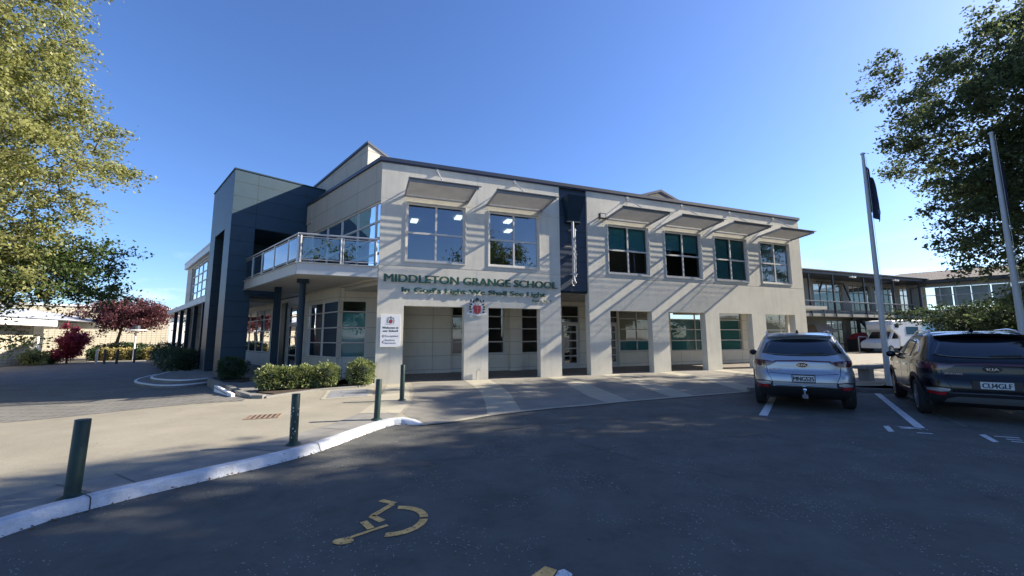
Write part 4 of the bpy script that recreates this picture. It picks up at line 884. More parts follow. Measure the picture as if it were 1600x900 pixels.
def tree(label, x, y, z, h0, cen, rad, ncl, per, leaf, m, seed, trunk=.22, group=None, spread=(.5, .26), name='tree', cat='tree', limbs=9, droop=.0, twig=.012, rough=.3, keep=None, m2=None, outer=.45, asp=.62):
    rng = np.random.default_rng(seed)
    t = thing(name, label, cat, frm(x, y, z, 0), group)
    cen = np.array(cen, float); rad = np.array(rad, float)
    d = rng.normal(size=(ncl * 4, 3)); d /= np.linalg.norm(d, axis=1)[:, None]
    ph = rng.uniform(0, 6.28, 9)
    lump = 1 + rough * (.45 * np.sin(3.1 * d[:, 0] + ph[0] + 2 * d[:, 2]) + .4 * np.sin(4.7 * d[:, 1] + ph[1]) + .45 * np.sin(6.3 * d[:, 2] + ph[2] + 3 * d[:, 0]) + .3 * np.sin(9 * d[:, 0] + 7 * d[:, 1] + ph[3]))
    rr = rng.random(ncl * 4) ** outer
    P = cen + d * rad * (rr * lump)[:, None]
    if keep is not None: P = P[[bool(keep(p)) for p in P]]
    P = P[P[:, 2] > z + h0 * .55][:ncl]
    fork = np.array([x, y, z + h0])
    mb = MB(); topz = cen[2] + rad[2] * .55
    tp = [np.array([x, y, z - .2]), np.array([x + rng.normal() * .05, y + rng.normal() * .05, z + h0 * .5]), fork, (fork + np.array([cen[0], cen[1], topz])) / 2 + rng.normal(size=3) * .25, np.array([cen[0], cen[1], topz])]
    mb.tube(tp, [trunk * 1.25, trunk, trunk * .85, trunk * .5, trunk * .12], 10)
    nodes = [tp[2] * (1 - k / 6) + tp[3] * k / 6 for k in range(6)] + [tp[3] * (1 - k / 6) + tp[4] * k / 6 for k in range(6)]
    idx = rng.choice(len(P), min(limbs, len(P)), replace=False); 
    for i in idx:
        e = P[i]; s0 = min(nodes, key=lambda q: abs(q[2] - (e[2] - .35 * np.linalg.norm(e[:2] - q[:2]))))
        mid = (s0 + e) / 2 + np.array([0, 0, .12 * np.linalg.norm(e - s0)]) + rng.normal(size=3) * .15
        pts = [(1 - u) ** 2 * s0 + 2 * u * (1 - u) * mid + u * u * e for u in np.linspace(0, 1, 7)]
        mb.tube(pts, list(np.linspace(trunk * .2, trunk * .04, 7)), 6); nodes += pts[2:]; P = np.vstack([P, pts[3], pts[4], pts[5]])
    N = np.array(nodes)
    order = np.argsort(np.linalg.norm(P - fork, axis=1))
    for i in order:
        e = P[i]; dist = np.linalg.norm(N - e, axis=1) + .4 * np.maximum(0, N[:, 2] - e[2]); j = int(dist.argmin()); s0 = N[j]
        mid = (s0 + e) / 2 + rng.normal(size=3) * .1 + np.array([0, 0, .1])
        L_ = np.linalg.norm(e - s0); pts = [s0, mid, e]
        mb.tube(pts, [min(twig * (1 + L_ * 1.1), trunk * .3), twig * 1.1, twig * .4], 4, cap=False); N = np.vstack([N, mid, e])
    obj('trunk', mb, 'bark', t, Matrix.Identity(4) if False else None) if False else None
    inv = FR[t].inverted(); mb.v = [tuple(inv @ Vector(v)) for v in mb.v]; obj('trunk', mb, 'bark', t)
    ns = 9; SP = np.repeat(P, ns, axis=0); m_ = len(SP)
    dv = rng.normal(size=(m_, 3)) + .9 * (SP - cen) / rad; dv /= np.linalg.norm(dv, axis=1)[:, None]; dv[:, 2] *= spread[1] / spread[0]; dv[:, 2] -= droop
    Ls = spread[0] * 2.1 * rng.uniform(.5, 1.2, m_)
    tips = SP + dv * Ls[:, None]
    q = max(1, per // ns); C = np.repeat(np.arange(m_), q); n = len(C); tt = rng.random(n) ** .75
    pos = SP[C] + dv[C] * (Ls[C] * tt)[:, None]; pos[:, 2] -= .10 * tt * tt
    pos += rng.normal(size=(n, 3)) * (leaf * .62) * (.5 + tt[:, None])
    tw = MB()
    for i in range(0, m_, 2):
        a_, b_ = Vector(SP[i]), Vector(tips[i] - np.array([0, 0, .08]))
        tw.tube([inv @ a_, inv @ b_], [twig * .45, twig * .2], 3, cap=False)
    obj('twigs', tw, 'bark', t)
    leaves_mesh('crown', pos, leaf, m, t, seed, flat=.45, asp=asp)
    return t
def shrub(label, x, y, z, sx, sy, sz, n, leaf, m, seed, rot=0, cat='shrub', group=None, name='shrub', box=3.2, core=True):
    rng = np.random.default_rng(seed); t = thing(name, label, cat, frm(x, y, z, rot), group)
    d = rng.normal(size=(n, 3)); d /= (np.abs(d) ** box).sum(1)[:, None] ** (1 / box)
    lump = 1 + .10 * np.sin(5 * d[:, 0] + seed) * np.cos(4 * d[:, 1] + 2 * seed) + .07 * np.sin(9 * d[:, 2] + 5 * d[:, 0]) + .08 * rng.normal(size=n)
    sx *= .88; sy *= .88; sz *= .80
    P = d * np.array([sx / 2, sy / 2, sz / 2]) * (lump * (1 - .22 * rng.random(n) ** 2))[:, None] + np.array([0, 0, sz / 2 + .03])
    P[:, 2] = np.maximum(P[:, 2], .05)
    M4 = np.array(FR[t]); P = P @ M4[:3, :3].T + M4[:3, 3]
    mb = MB()
    for i in range(5):
        a = i * 1.26 + seed; mb.tube([(.03 * math.cos(a), .03 * math.sin(a), -.05), (sx * .22 * math.cos(a), sy * .22 * math.sin(a), sz * .6)], [.018, .008], 5)
    obj('stem', mb, 'bark', t)
    leaves_mesh('foliage', P, leaf, m, t, seed, flat=.2, asp=.5)
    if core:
        mb = MB(); mb.ball((0, 0, sz * .5), (sx * .36, sy * .36, sz * .38), 14); obj('shade_core', mb, 'core', t)  # near-black ball paints the shade deep inside the bush
    return t
g_ = 'glossy clipped bushes in the planter'
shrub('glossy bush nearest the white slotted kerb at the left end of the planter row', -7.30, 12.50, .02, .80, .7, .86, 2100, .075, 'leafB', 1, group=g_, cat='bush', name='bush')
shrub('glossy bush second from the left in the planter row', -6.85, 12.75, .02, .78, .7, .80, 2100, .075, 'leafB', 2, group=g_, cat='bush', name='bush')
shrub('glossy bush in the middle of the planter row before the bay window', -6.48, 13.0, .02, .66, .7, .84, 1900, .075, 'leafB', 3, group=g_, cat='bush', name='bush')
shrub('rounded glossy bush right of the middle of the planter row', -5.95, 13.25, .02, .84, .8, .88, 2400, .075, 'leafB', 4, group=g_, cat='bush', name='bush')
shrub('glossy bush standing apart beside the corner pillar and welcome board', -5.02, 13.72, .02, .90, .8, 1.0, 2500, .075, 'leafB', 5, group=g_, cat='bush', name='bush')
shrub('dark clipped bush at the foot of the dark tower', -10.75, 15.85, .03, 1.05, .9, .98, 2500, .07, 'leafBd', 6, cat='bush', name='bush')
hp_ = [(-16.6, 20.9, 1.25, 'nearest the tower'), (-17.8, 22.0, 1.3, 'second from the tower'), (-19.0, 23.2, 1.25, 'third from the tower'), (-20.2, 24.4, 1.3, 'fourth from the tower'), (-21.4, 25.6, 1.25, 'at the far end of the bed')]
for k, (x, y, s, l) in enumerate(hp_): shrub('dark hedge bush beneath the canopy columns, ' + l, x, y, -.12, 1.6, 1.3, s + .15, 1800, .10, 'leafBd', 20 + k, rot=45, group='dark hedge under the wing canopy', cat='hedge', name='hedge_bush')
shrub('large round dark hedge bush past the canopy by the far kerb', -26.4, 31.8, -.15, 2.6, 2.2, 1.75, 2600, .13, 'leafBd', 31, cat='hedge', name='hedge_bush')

# big spring tree at the left, its trunk just outside the picture
def keepL(p): return p[0] / max(p[1], .1) > -2.4
tree('tall spring tree with yellow green leaves filling the left edge of the picture', -19.5, 10.0, -.2, 3.2, (-18.6, 11.2, 9.4), (5.3, 5.2, 7.8), 1250, 150, .115, 'leafL', 11, trunk=.3, spread=(.42, .27), limbs=26, droop=.12, rough=.36, outer=.42)
tree('added small tree, darker leaves standing for shaded low branches of the big spring tree', -22.6, 14.5, -.2, 2.2, (-19.6, 15.4, 4.5), (4.2, 3.2, 1.8), 260, 80, .13, 'leafLd', 12, trunk=.14, spread=(.42, .2), limbs=12, droop=.05, rough=.3)  # added tree: shade on the spring tree's low branches put into leaf colour
# trees at the right whose shade falls across the car park
tree('tall dark green tree at the right edge behind the flagpoles', 24.5, 15.0, -.05, 3.0, (22.7, 14.6, 9.2), (5.5, 4.4, 6.1), 1200, 160, .15, 'leafR', 21, trunk=.32, spread=(.5, .24), limbs=26, rough=.4, outer=.4)
tree('low dark feathery tree behind the black car', 28.0, 21.5, -.05, 1.2, (26.2, 20.8, 2.35), (5.2, 2.8, 1.1), 240, 110, .14, 'leafRd', 22, trunk=.16, spread=(.55, .16), limbs=14, rough=.25)
tree('shade tree right of the car park outside the picture', 20.0, 7.8, -.05, 3.0, (20.0, 7.0, 10.2), (5.0, 3.9, 7.0), 1100, 110, .26, 'leafR', 23, trunk=.3, spread=(.55, .3), limbs=14, rough=.3)
tree('leafy tree behind the photographer seen only in the windows', 3.5, -15, -.08, 2.6, (4.6, -15, 6.4), (4.2, 3.9, 4.2), 300, 60, .22, 'leafLd', 26, trunk=.28, spread=(.6, .3), limbs=12, rough=.35)

tree('broad leafy tree behind the photographer at the right seen only in the windows', 16.5, -6, -.08, 2.6, (16.5, -6, 8.0), (4.4, 4.0, 4.8), 300, 60, .24, 'leafLd', 27, trunk=.28, spread=(.6, .3), limbs=12, rough=.35)
# ================================================================ LEFT BACKGROUND
zb_ = -.2
LB = thing('block_building', 'cream concrete block building with white fascia and glazed entrance at the far left', 'building', frm(-34.0, 27.5, zb_, 111.7))
mb = MB(); mb.box(-9, 2.5, 0, .3, -.2, 2.75); mb.box(2.3, 2.5, .3, 2.6, -.2, 2.75); obj('block_wall', mb, 'block', LB)
mb = MB(); mb.box(-9.2, 3.0, -1.0, 6, 2.75, 3.25); mb.box(3.001, 12, .6, 6, 2.752, 3.2); obj('fascia', mb, 'whitep', LB)
mb = MB(); mb.hexa([(-9.3, -1.1, 3.251), (12, -1.1, 3.251), (12, 8, 3.251), (-9.3, 8, 3.251)], [(-9.3, -.9, 3.3), (12, -.9, 3.3), (12, 8, 5.0), (-9.3, 8, 5.0)]); obj('roof', mb, 'roofm', LB)
mb = MB(); mb.box(2.51, 2.75, -.25, .3, -.2, 2.0); obj('white_pier', mb, 'whitep', LB)
mb = MB(); mb.box(2.6, 8.6, 2.6, 2.8, 2.3, 2.75); mb.box(4.4, 5.0, 2.55, 2.8, -.2, 2.3); mb.box(8.0, 8.6, 2.55, 2.8, -.2, 2.3); obj('entrance_wall', mb, 'whitep', LB)
for a, b in ((2.6, 4.38), (5.02, 7.98)):
    mb = MB(); ring(mb, a, b, -.1, 2.29, 2.6, 2.68, .08)
    for k in range(1, 4): mb.box(a + (b - a) * k / 4 - .04, a + (b - a) * k / 4 + .04, 2.602, 2.678, -.02, 2.2)
    f = obj('entrance_door', mb, 'whitep', LB); mb = MB(); mb.quad((a, 2.64, 0), (b, 2.64, 0), (b, 2.64, 2.2), (a, 2.64, 2.2)); obj('pane', mb, 'glassd', f)
HB = thing('block_hall', 'tall cream concrete block hall wall behind the maple trees', 'building', frm(-45.0, 40.2, zb_, 47))
mb = MB(); mb.box(-14, 8.6, 0, .3, -.2, 5.1); mb.box(8.3, 8.6, .3, 8, -.2, 5.1); obj('block_wall', mb, 'block', HB)
mb = MB(); mb.box(-14.1, 8.72, -.1, 8.2, 5.101, 5.3); obj('parapet', mb, 'whitep', HB)
for x0 in (-6, 1.5):
    mb = MB(); mb.box(x0, x0 + .3, -.12, -.001, -.2, 5.05); obj('downpipe', mb, 'block', HB)
HC = thing('pale_flat_roofed_house', 'pale flat roofed building far behind the columns of the wing', 'building', frm(-52, 62, zb_, 40))
mb = MB(); mb.box(0, 26, 0, 8, -.2, 5.2); obj('wall', mb, 'whitep', HC); mb = MB(); mb.box(-.5, 26.5, -.6, 8.5, 5.201, 5.5); obj('roof', mb, 'roofm', HC)
for k in range(5):
    mb = MB(); mb.box(2 + k * 5, 4.2 + k * 5, -.03, .02, 1.2, 3.0); obj('window', mb, 'glassd', HC)
tree('dark maroon Japanese maple with spreading crown in front of the block wall', -35.7, 37.0, -.2, 1.35, (-34.7, 37.0, 3.85), (3.3, 2.8, 1.4), 260, 80, .18, 'leafMar', 41, trunk=.15, spread=(.42, .17), limbs=16, rough=.3, outer=.5)
tree('bright red upright maple by the glazed entrance', -32.6, 30.2, -.2, .5, (-32.3, 30.2, 1.35), (.75, .7, 1.2), 120, 90, .12, 'leafRed', 42, trunk=.06, spread=(.16, .12), limbs=8, rough=.4)
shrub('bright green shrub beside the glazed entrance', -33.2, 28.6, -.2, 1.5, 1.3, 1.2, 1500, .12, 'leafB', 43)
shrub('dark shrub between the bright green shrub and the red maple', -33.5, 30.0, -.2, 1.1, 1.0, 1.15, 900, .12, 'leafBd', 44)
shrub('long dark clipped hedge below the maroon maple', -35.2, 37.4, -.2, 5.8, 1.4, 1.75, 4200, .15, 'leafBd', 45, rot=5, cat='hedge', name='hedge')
for k, (x, y, m, l) in enumerate(((-35.1, 34.6, 'leafBd', 'dark green round shrub left of the golden shrubs'), (-34.5, 34.9, 'leafY', 'golden brown shrub at the left behind the far bollards'), (-33.7, 35.1, 'leafY', 'golden shrub in the middle behind the far bollards'), (-32.9, 35.3, 'leafY', 'broad golden shrub left of the lamp post'), (-32.1, 35.5, 'leafBd', 'small green shrub directly beside the lamp post'), (-31.5, 35.7, 'leafY', 'bright yellow shrub right of the lamp post'), (-30.9, 36.0, 'leafY', 'rightmost bright yellow shrub near the round dark hedge'))):
    shrub(l, x, y, -.2, 1.15, 1.1, 1.25, 1100, .12, m, 50 + k, group='shrubs behind the far bollards')
for k, (x, y, l) in enumerate(((-31.0, 30.7, 'far slim bollard at the left of the row'), (-29.8, 30.1, 'far slim bollard second from the left'), (-28.6, 29.8, 'far slim bollard third from the left'), (-28.9, 31.5, 'far slim bollard at the right of the row near the lamp post'))):
    t = thing('bollard', l, 'bollard', frm(x, y, -.2, 0), 'slim dark bollards across the plaza')
    mb = MB(); mb.tube([(0, 0, -.05), (0, 0, 1.02), (0, 0, 1.05)], [.075, .075, .06], 10); obj('post', mb, 'darksteel' if k > 0 else 'galv', t)
lp = thing('lamp_post', 'slim white lamp post with a flat disc head in front of the maroon maple', 'lamp post', frm(-31.2, 33.9, -.2, 0))
mb = MB(); mb.tube([(0, 0, 0), (0, 0, 2.45)], [.07, .055], 10); obj('post', mb, 'whitep', lp)
mb = MB(); mb.tube([(0, 0, 2.45), (0, 0, 2.5), (0, 0, 2.56)], [.2, .75, .72], 20); obj('lamp_head', mb, 'whitep', lp)
mb = MB(); mb.tube([(0, 0, 2.561), (0, 0, 2.9)], [.3, .26], 12); obj('lamp_cap', mb, 'darksteel', lp)
# garden trees far behind the columns
for k, (x, y, m, l, r) in enumerate(((-33, 44.0, 'leafLd', 'green garden tree behind the canopy columns at the left', 1.7), (-31.5, 49, 'leafY', 'pale olive garden tree far behind the canopy columns', 2.2), (-28.5, 47, 'leafR', 'dark garden tree far behind the canopy columns at the right', 2.3), (-26, 50, 'leafMar', 'reddish garden tree far behind the canopy columns', 2.0), (-38, 53, 'leafL', 'light green garden tree behind the right end of the block hall', 1.8))):
    tree(l, x, y, -.2, 1.0, (x, y, 1.2 + r * 1.05), (r, r, r * 1.1), 90, 60, .24, m, 70 + k, trunk=.12, spread=(.4, .3), limbs=6)

# ================================================================ RIGHT BACKGROUND : balcony building
FBf = frm(27.4, 38.0, 0, AZ)
FB = thing('balcony_building', 'long two storey brown building with timber balcony behind the car park', 'building', FBf)
mb = MB(); wl = [(-6, -2.8), (1.4, 2.6), (5.4, 10.0), (11.2, 15.0), (15.7, 19.5), (20.6, 24.4)]
ops = [(a, b, 4.3, 7.3) for a, b in wl[1:]] + [(7.0, 9.9, 0, 3.35), (10.9, 14.6, 1.2, 3.35), (15.2, 18.6, 1.2, 3.35), (19.4, 24, 1.2, 3.35), (1.2, 2.6, 2.3, 3.2)]
wallcells(mb, -8, 26, -.3, 8.2, 2.5, 2.8, ops); obj('wall', mb, 'bldg', FB)
for a, b in wl[1:]:
    n = 2 if b - a < 2 else 4
    window(a, b, 4.3, 7.3, [a + (b - a) * k / n for k in range(1, n)], [5.3, 6.35], y=2.6, parent=FB, frame=FBf, fw_=.12, g='glassk', fm='bldg')
for a, b, c, d, n in ((10.9, 14.6, 1.2, 3.35, 4), (15.2, 18.6, 1.2, 3.35, 4), (19.4, 24, 1.2, 3.35, 4), (1.2, 2.6, 2.3, 3.2, 1)):
    window(a, b, c, d, [a + (b - a) * k / n for k in range(1, n)], [(c + d) / 2 + .2] if n > 1 else [], y=2.6, parent=FB, frame=FBf, fw_=.1, g='glassk', fm='bldg')
window(7.0, 9.9, 0, 3.35, [7.95, 8.95], [2.35, .8], y=2.6, parent=FB, frame=FBf, fw_=.13, g='glassk', fm='bldg')
mb = MB()
for x in (7.45, 8.4, 9.3): mb.box(x - .16, x + .16, 2.55, 2.59, 2.5, 2.95)
obj('paper_notice', mb, 'whitep', FB)
mb = MB(); mb.box(-8, 26, .0, 2.5, 3.5, 3.78); obj('balcony_floor', mb, 'bldg', FB)
mb = MB(); mb.box(-8, 21.5, -.06, 4, 7.62, 7.93); obj('roof_beam', mb, 'darksteel', FB)
mb = MB(); mb.hexa([(-8, -.35, 7.935), (22.5, -.35, 7.935), (22.5, 8, 7.935), (-8, 8, 7.935)], [(-8, -.35, 7.99), (22.5, -.35, 7.99), (22.5, 8, 8.3), (-8, 8, 8.3)]); obj('roof', mb, 'roofm', FB)
for x in (1.0, 4.5, 9.35, 14.4, 19.2):
    mb = MB(); mb.box(x - .07, x + .07, .02, .16, 3.6, 7.62); obj('balcony_post', mb, 'darksteel', FB)
mb = MB(); mb.box(-8, 17.6, -.05, .03, 4.88, 4.96); mb.box(-8, 17.6, -.02, .02, 4.02, 4.07)
x = .9
for x in (.95, 2.65, 4.45, 6.85, 9.3, 11.8, 14.3, 16.75): mb.box(x - .045, x + .045, -.06, .0, 3.5, 4.9)
obj('railing', mb, 'darksteel', FB)
mb = MB(); mb.box(-8, 17.6, -.06, .04, 4.962, 4.99); obj('handrail', mb, 'galv', FB)
mb = MB(); xx = 1.0
while xx < 17.5: mb.box(xx, xx + .012, -.012, .0, 4.071, 4.88); xx += .11
o_ = obj('baluster', mb, 'darksteel', FB)
for _b in (((10.6, 1.6, -.1), (10.6, 1.6, 3.4), .24), ((10.8, 1.5, 3.3), (13.5, 1.5, 1.2), .22), ((15.2, 1.4, 3.4), (13.0, 1.4, 1.7), .2), ((9.6, 1.6, 3.38), (15.5, 1.6, 3.38), .18, .2), ((5.5, 2.2, 7.3), (9.9, 2.2, 7.2), .12), ((9.7, 2.1, 7.1), (10.6, 2.1, 5.4), .12), ((5.6, 2.1, 6.2), (6.2, 2.1, 7.2), .12), ((10.9, .9, 6.9), (14.2, .1, 7.5), .1), ((10.9, .9, 6.9), (10.9, .9, 3.8), .1), ((19.3, .9, 6.9), (21.6, .1, 7.4), .1), ((19.3, .9, 6.9), (19.3, .9, 3.8), .1)):
    mb = MB(); mb.bar(*_b); obj('brace', mb, 'darksteel', FB)
for x in (7.0, 14.2):
    mb = MB(); mb.box(x - .12, x + .12, -.3, -.05, 7.45, 7.58); mb.box(x + .2, x + .5, -.35, -.1, 7.42, 7.56); obj('floodlight', mb, 'whitep', FB)
WG = frm(46.97, 45.0, 0, -44.5)
WB = thing('tiled_roof_wing', 'glazed upper wing with brown tiled roof at the right behind the trees', 'building', WG)
mb = MB(); wallcells(mb, -2.2, 24, -.3, 7.7, .5, .8, [(-1.0, 22.8, 4.4, 7.1)]); obj('wall', mb, 'bldg', WB)
window(-1.0, 22.8, 4.4, 7.1, [.48 + 1.19 * k for k in range(0, 18)], [6.1], y=.5, parent=WB, frame=WG, fw_=.09, g='glassn', fm='galv')
mb = MB(); mb.box(-3, 25, -.4, 4, 7.45, 7.78); obj('fascia', mb, 'darksteel', WB)
for k in range(16):
    mb = MB(); mb.box(.1 + 1.4 * k, 1.4 + 1.4 * k, .95, .96, 4.9, 7.0); obj('blind', mb, mat('pale_grey_reflection', (.42, .46, .5), .8) if k == 0 else bpy.data.materials['pale_grey_reflection'], WB)  # added pale panels: grey-blue reflection of the glazing put into their colour
mb = MB(); mb.hexa([(-7, -.6, 7.781), (25, -.6, 7.781), (25, 9, 7.781), (-9, 9, 7.781)], [(-2.5, 3.4, 9.15), (24, 3.4, 9.15), (24, 4.4, 9.15), (-2.5, 4.4, 9.15)]); obj('roof', mb, 'tilet', WB)
# lit yard objects
bn = thing('concrete_bench', 'low concrete bench beside the foot of the nearer flagpole', 'bench', frm(13.2, 14.9, 0, 18))
mb = MB(); mb.box(-1.0, 1.0, -.25, .25, .42, .53); obj('seat', mb, 'concgrey', bn, bevel=.01)
for x in (-.7, .7):
    mb = MB(); mb.box(x - .12, x + .12, -.18, .18, 0, .419); obj('leg', mb, 'concgrey', bn)
def flagpole(x, y, h, label, seed, hang, flagh, w_, patch):
    t = thing('flagpole', label, 'flagpole', frm(x, y, -.05, 0), 'pale metal flagpoles by the car park')
    mb = MB(); mb.tube([(0, 0, 0), (0, 0, h * .5), (0, 0, h)], [.085, .07, .045], 16); obj('pole', mb, 'slab', t, smooth='auto')
    mb = MB(); mb.tube([(0, 0, h), (0, 0, h + .03), (0, 0, h + .06)], [.075, .075, .03], 14); obj('finial', mb, 'alu', t)
    mb = MB(); mb.tube([(.07, -.03, h - .1), (.10, -.04, h * .5), (.09, -.03, .9)], .006, 4); obj('halyard', mb, 'whitep', t)
    return t
fp = flagpole(12.42, 13.70, 8.0, 'nearer pale flagpole left of the black car with a limp navy flag', 1, 0, 2, .3, 0)
fp2 = flagpole(15.4, 12.35, 8.05, 'further right pale flagpole rising behind the black car', 2, 0, 2, .3, 0)
def flag(px, py, ztop, hgt, wid, label, seed, patches, ang):
    t = thing('flag', label, 'flag', frm(px, py, ztop, ang), 'limp flags hanging on the flagpoles')
    nx, nz = 9, 22; mb = MB(); rnd = random.Random(seed)
    def pt(i, j):
        u, v = i / nx, j / nz; wv = wid * (.35 + .65 * math.sin(min(1, v * 1.5 + .12) * 1.45))
        return (.06 + u * wv + .02 * math.sin(v * 9 + seed), .07 * math.sin(u * 9.5 + v * 2 + seed) * (.4 + u), -v * hgt - u * .55 * (1 - v * .3) * 1.0)
    for sgn in (0, .004):
        for i in range(nx):
            for j in range(nz): mb.quad(*[(x, y + sgn, z_) for x, y, z_ in (pt(i, j), pt(i, j + 1), pt(i + 1, j + 1), pt(i + 1, j))])
    obj('cloth', mb, 'flag', t, smooth=True)
    mb = MB()
    for (i, j, k) in patches:
        a, b, c, d = pt(i, j), pt(i, j + k), pt(i + 1, j + k), pt(i + 1, j)
        mb.quad(*[(x, y - .012, z_) for x, y, z_ in (a, b, c, d)])
    obj('flag_device', mb, mat('flag_grey', (.22, .24, .30), .8), t)
flag(12.42, 13.70, 7.62, 1.75, .30, 'limp navy flag hanging from the nearer flagpole', 1, [(7, 17, 2), (3, 12, 1)], 10)
flag(15.4, 12.35, 7.50, 1.8, .28, 'dark limp flag hanging from the right flagpole in front of the tall tree', 4, [(6, 14, 2), (8, 18, 2)], 20)
bd_ = thing('bird', 'small dark bird flying high in the blue sky above the flagpole', 'bird', frm(36.4, 40, 27.3, 60) @ Matrix.Scale(.55, 4))
mb = MB(); mb.ball((0, 0, 0), (.42, .12, .11), 10); mb.ball((.4, 0, .05), (.12, .08, .08), 8); mb.hexa([(-.75, -.1, -.02), (-.35, -.03, -.02), (-.35, .03, -.02), (-.75, .1, -.02)], [(-.75, -.1, .01), (-.35, -.03, .01), (-.35, .03, .01), (-.75, .1, .01)]); obj('body', mb, 'black', bd_)
for s in (-1, 1):
    mb = MB(); mb.hexa([(-.15, 0, 0), (.2, 0, 0), (.05, s * .85, -.30), (-.2, s * .75, -.30)], [(-.15, 0, .03), (.2, 0, .03), (.05, s * .85, -.28), (-.2, s * .75, -.28)]); obj('wing', mb, 'black', bd_)
# hire items by the balcony building
tn = thing('red_covered_bin', 'dark bin with a red cloth cover under the balcony braces', 'bin', frm(36.3, 42.9, 0, AZ))
mb = MB(); mb.box(-1.2, 1.4, -.5, .5, 0, 1.3); obj('bin_body', mb, 'black', tn, bevel=.05)
mb = MB(); mb.hexa([(-.9, -.56, 1.301), (1.0, -.56, 1.301), (1.0, .56, 1.301), (-.9, .56, 1.301)], [(-.5, -.3, 1.85), (.5, -.3, 2.0), (.5, .3, 2.0), (-.5, .3, 1.85)]); obj('cover', mb, 'redcloth', tn)
rl = thing('barrier_rail', 'bent steel tube barrier near the door of the brown building', 'barrier', frm(35.2, 41.0, 0, AZ))
mb = MB(); mb.tube([(-.9, 0, 0), (-.9, 0, 1.45), (-.8, 0, 1.55), (.3, 0, 1.55), (.4, 0, 1.45), (.4, 0, 0)], .05, 8); mb.tube([(-.9, 0, .8), (.4, 0, .8)], .04, 6); obj('rail', mb, 'galv', rl)
gz = thing('small_awning', 'small dark tent like awning against the brown building beside the school corner', 'awning', frm(30.6, 40.6, 0, AZ))
mb = MB(); mb.hexa([(-1.6, -.8, 2.0), (1.8, -.8, 2.0), (1.8, .8, 2.0), (-1.6, .8, 2.0)], [(-1.2, -.3, 2.75), (.6, -.3, 2.75), (.6, .3, 2.75), (-1.2, .3, 2.75)]); obj('canopy', mb, 'timber', gz)
for x in (-1.4, 1.6):
    mb = MB(); mb.tube([(x, -.7, 0), (x, -.7, 2.0)], .04, 6); obj('pole', mb, 'darksteel', gz)

# ================================================================ VEHICLES
def cr(tab, k=4):
    T = np.array(tab, float); o = []
    for i in range(len(T) - 1):
        p0, p1, p2, p3 = T[max(i - 1, 0)], T[i], T[i + 1], T[min(i + 2, len(T) - 1)]
        for j in range(k):
            t = j / k; o.append(.5 * ((2 * p1) + (p2 - p0) * t + (2 * p0 - 5 * p1 + 4 * p2 - p3) * t * t + (3 * p1 - p0 - 3 * p2 + p3) * t ** 3))
    o.append(T[-1]); return np.array(o)
# z, rear y, front y, half width
TAB = cr([(.24, .34, 4.30, .78), (.30, .16, 4.42, .86), (.40, .07, 4.52, .905), (.52, .02, 4.58, .925), (.66, .02, 4.60, .932), (.76, .05, 4.59, .935), (.84, .11, 4.55, .932), (.95, .12, 4.46, .928),
          (1.03, .13, 4.28, .918), (1.09, .16, 3.95, .90), (1.14, .21, 3.45, .875), (1.20, .265, 3.26, .845), (1.30, .36, 3.08, .80), (1.40, .47, 2.90, .755), (1.50, .60, 2.68, .71), (1.57, .70, 2.48, .672), (1.62, .80, 2.20, .61), (1.65, 1.05, 1.9, .48), (1.66, 1.3, 1.7, .30)], 3)
TAB[:, 0] = np.maximum.accumulate(TAB[:, 0] + np.arange(len(TAB)) * 1e-5)
def prm(z_): return [float(np.interp(z_, TAB[:, 0], TAB[:, k])) for k in (1, 2, 3)]
NE = 6.5
def Yrear(x, z_):
    a, b, hw = prm(z_); L_ = b - a; return (a + b) / 2 - L_ / 2 * max(1 - min(abs(x / hw), .9999) ** NE, 1e-6) ** (1 / NE)
def Yfront(x, z_):
    a, b, hw = prm(z_); L_ = b - a; return (a + b) / 2 + L_ / 2 * max(1 - min(abs(x / hw), .9999) ** NE, 1e-6) ** (1 / NE)
def Xside(y, z_):
    a, b, hw = prm(z_); L_ = b - a; return hw * max(1 - min(abs((y - (a + b) / 2) / (L_ / 2)), .9999) ** NE, 1e-6) ** (1 / NE)
def interp_poly(pts, t):
    P = [Vector(p) for p in pts]; Ls = [(P[i + 1] - P[i]).length for i in range(len(P) - 1)]; T = t * sum(Ls)
    for i, l in enumerate(Ls):
        if T <= l or i == len(Ls) - 1: return P[i] + (P[i + 1] - P[i]) * (T / l if l else 0)
        T -= l
def patch(mb, top, bot, kind, off=.006, n=14, m=5, th=.012, sgn=1):
    """a panel conforming to the body: top/bottom polylines in (x,z) (rear/front) or (y,z) (side)"""
    def P(u, v, e):
        a = interp_poly(top, u); b = interp_poly(bot, u); q = a + (b - a) * v
        if kind == 'rear': return (q[0], Yrear(q[0], q[1]) - e, q[1])
        if kind == 'front': return (q[0], Yfront(q[0], q[1]) + e, q[1])
        return (sgn * (Xside(q[0], q[1]) + e), q[0], q[1])
    G_ = [[P(i / n, j / m, off) for j in range(m + 1)] for i in range(n + 1)]
    fl = (kind == 'rear') or (kind == 'side' and sgn < 0)
    def q4(a, b, c, d): mb.quad(*((a, b, c, d) if not fl else (d, c, b, a)))
    for i in range(n):
        for j in range(m): q4(G_[i][j], G_[i + 1][j], G_[i + 1][j + 1], G_[i][j + 1])
    G2 = [[P(i / n, j / m, off - th) for j in range(m + 1)] for i in range(n + 1)]
    for i in range(n):
        q4(G_[i][0], G2[i][0], G2[i + 1][0], G_[i + 1][0]); q4(G_[i][m], G_[i + 1][m], G2[i + 1][m], G2[i][m])
    for j in range(m):
        q4(G_[0][j], G_[0][j + 1], G2[0][j + 1], G2[0][j]); q4(G_[n][j], G2[n][j], G2[n][j + 1], G_[n][j + 1])
    return mb
M['carsilver'] = mat('silver_blue_car_paint', (.40, .42, .45), .34, .6, var=.02, coat=1.)
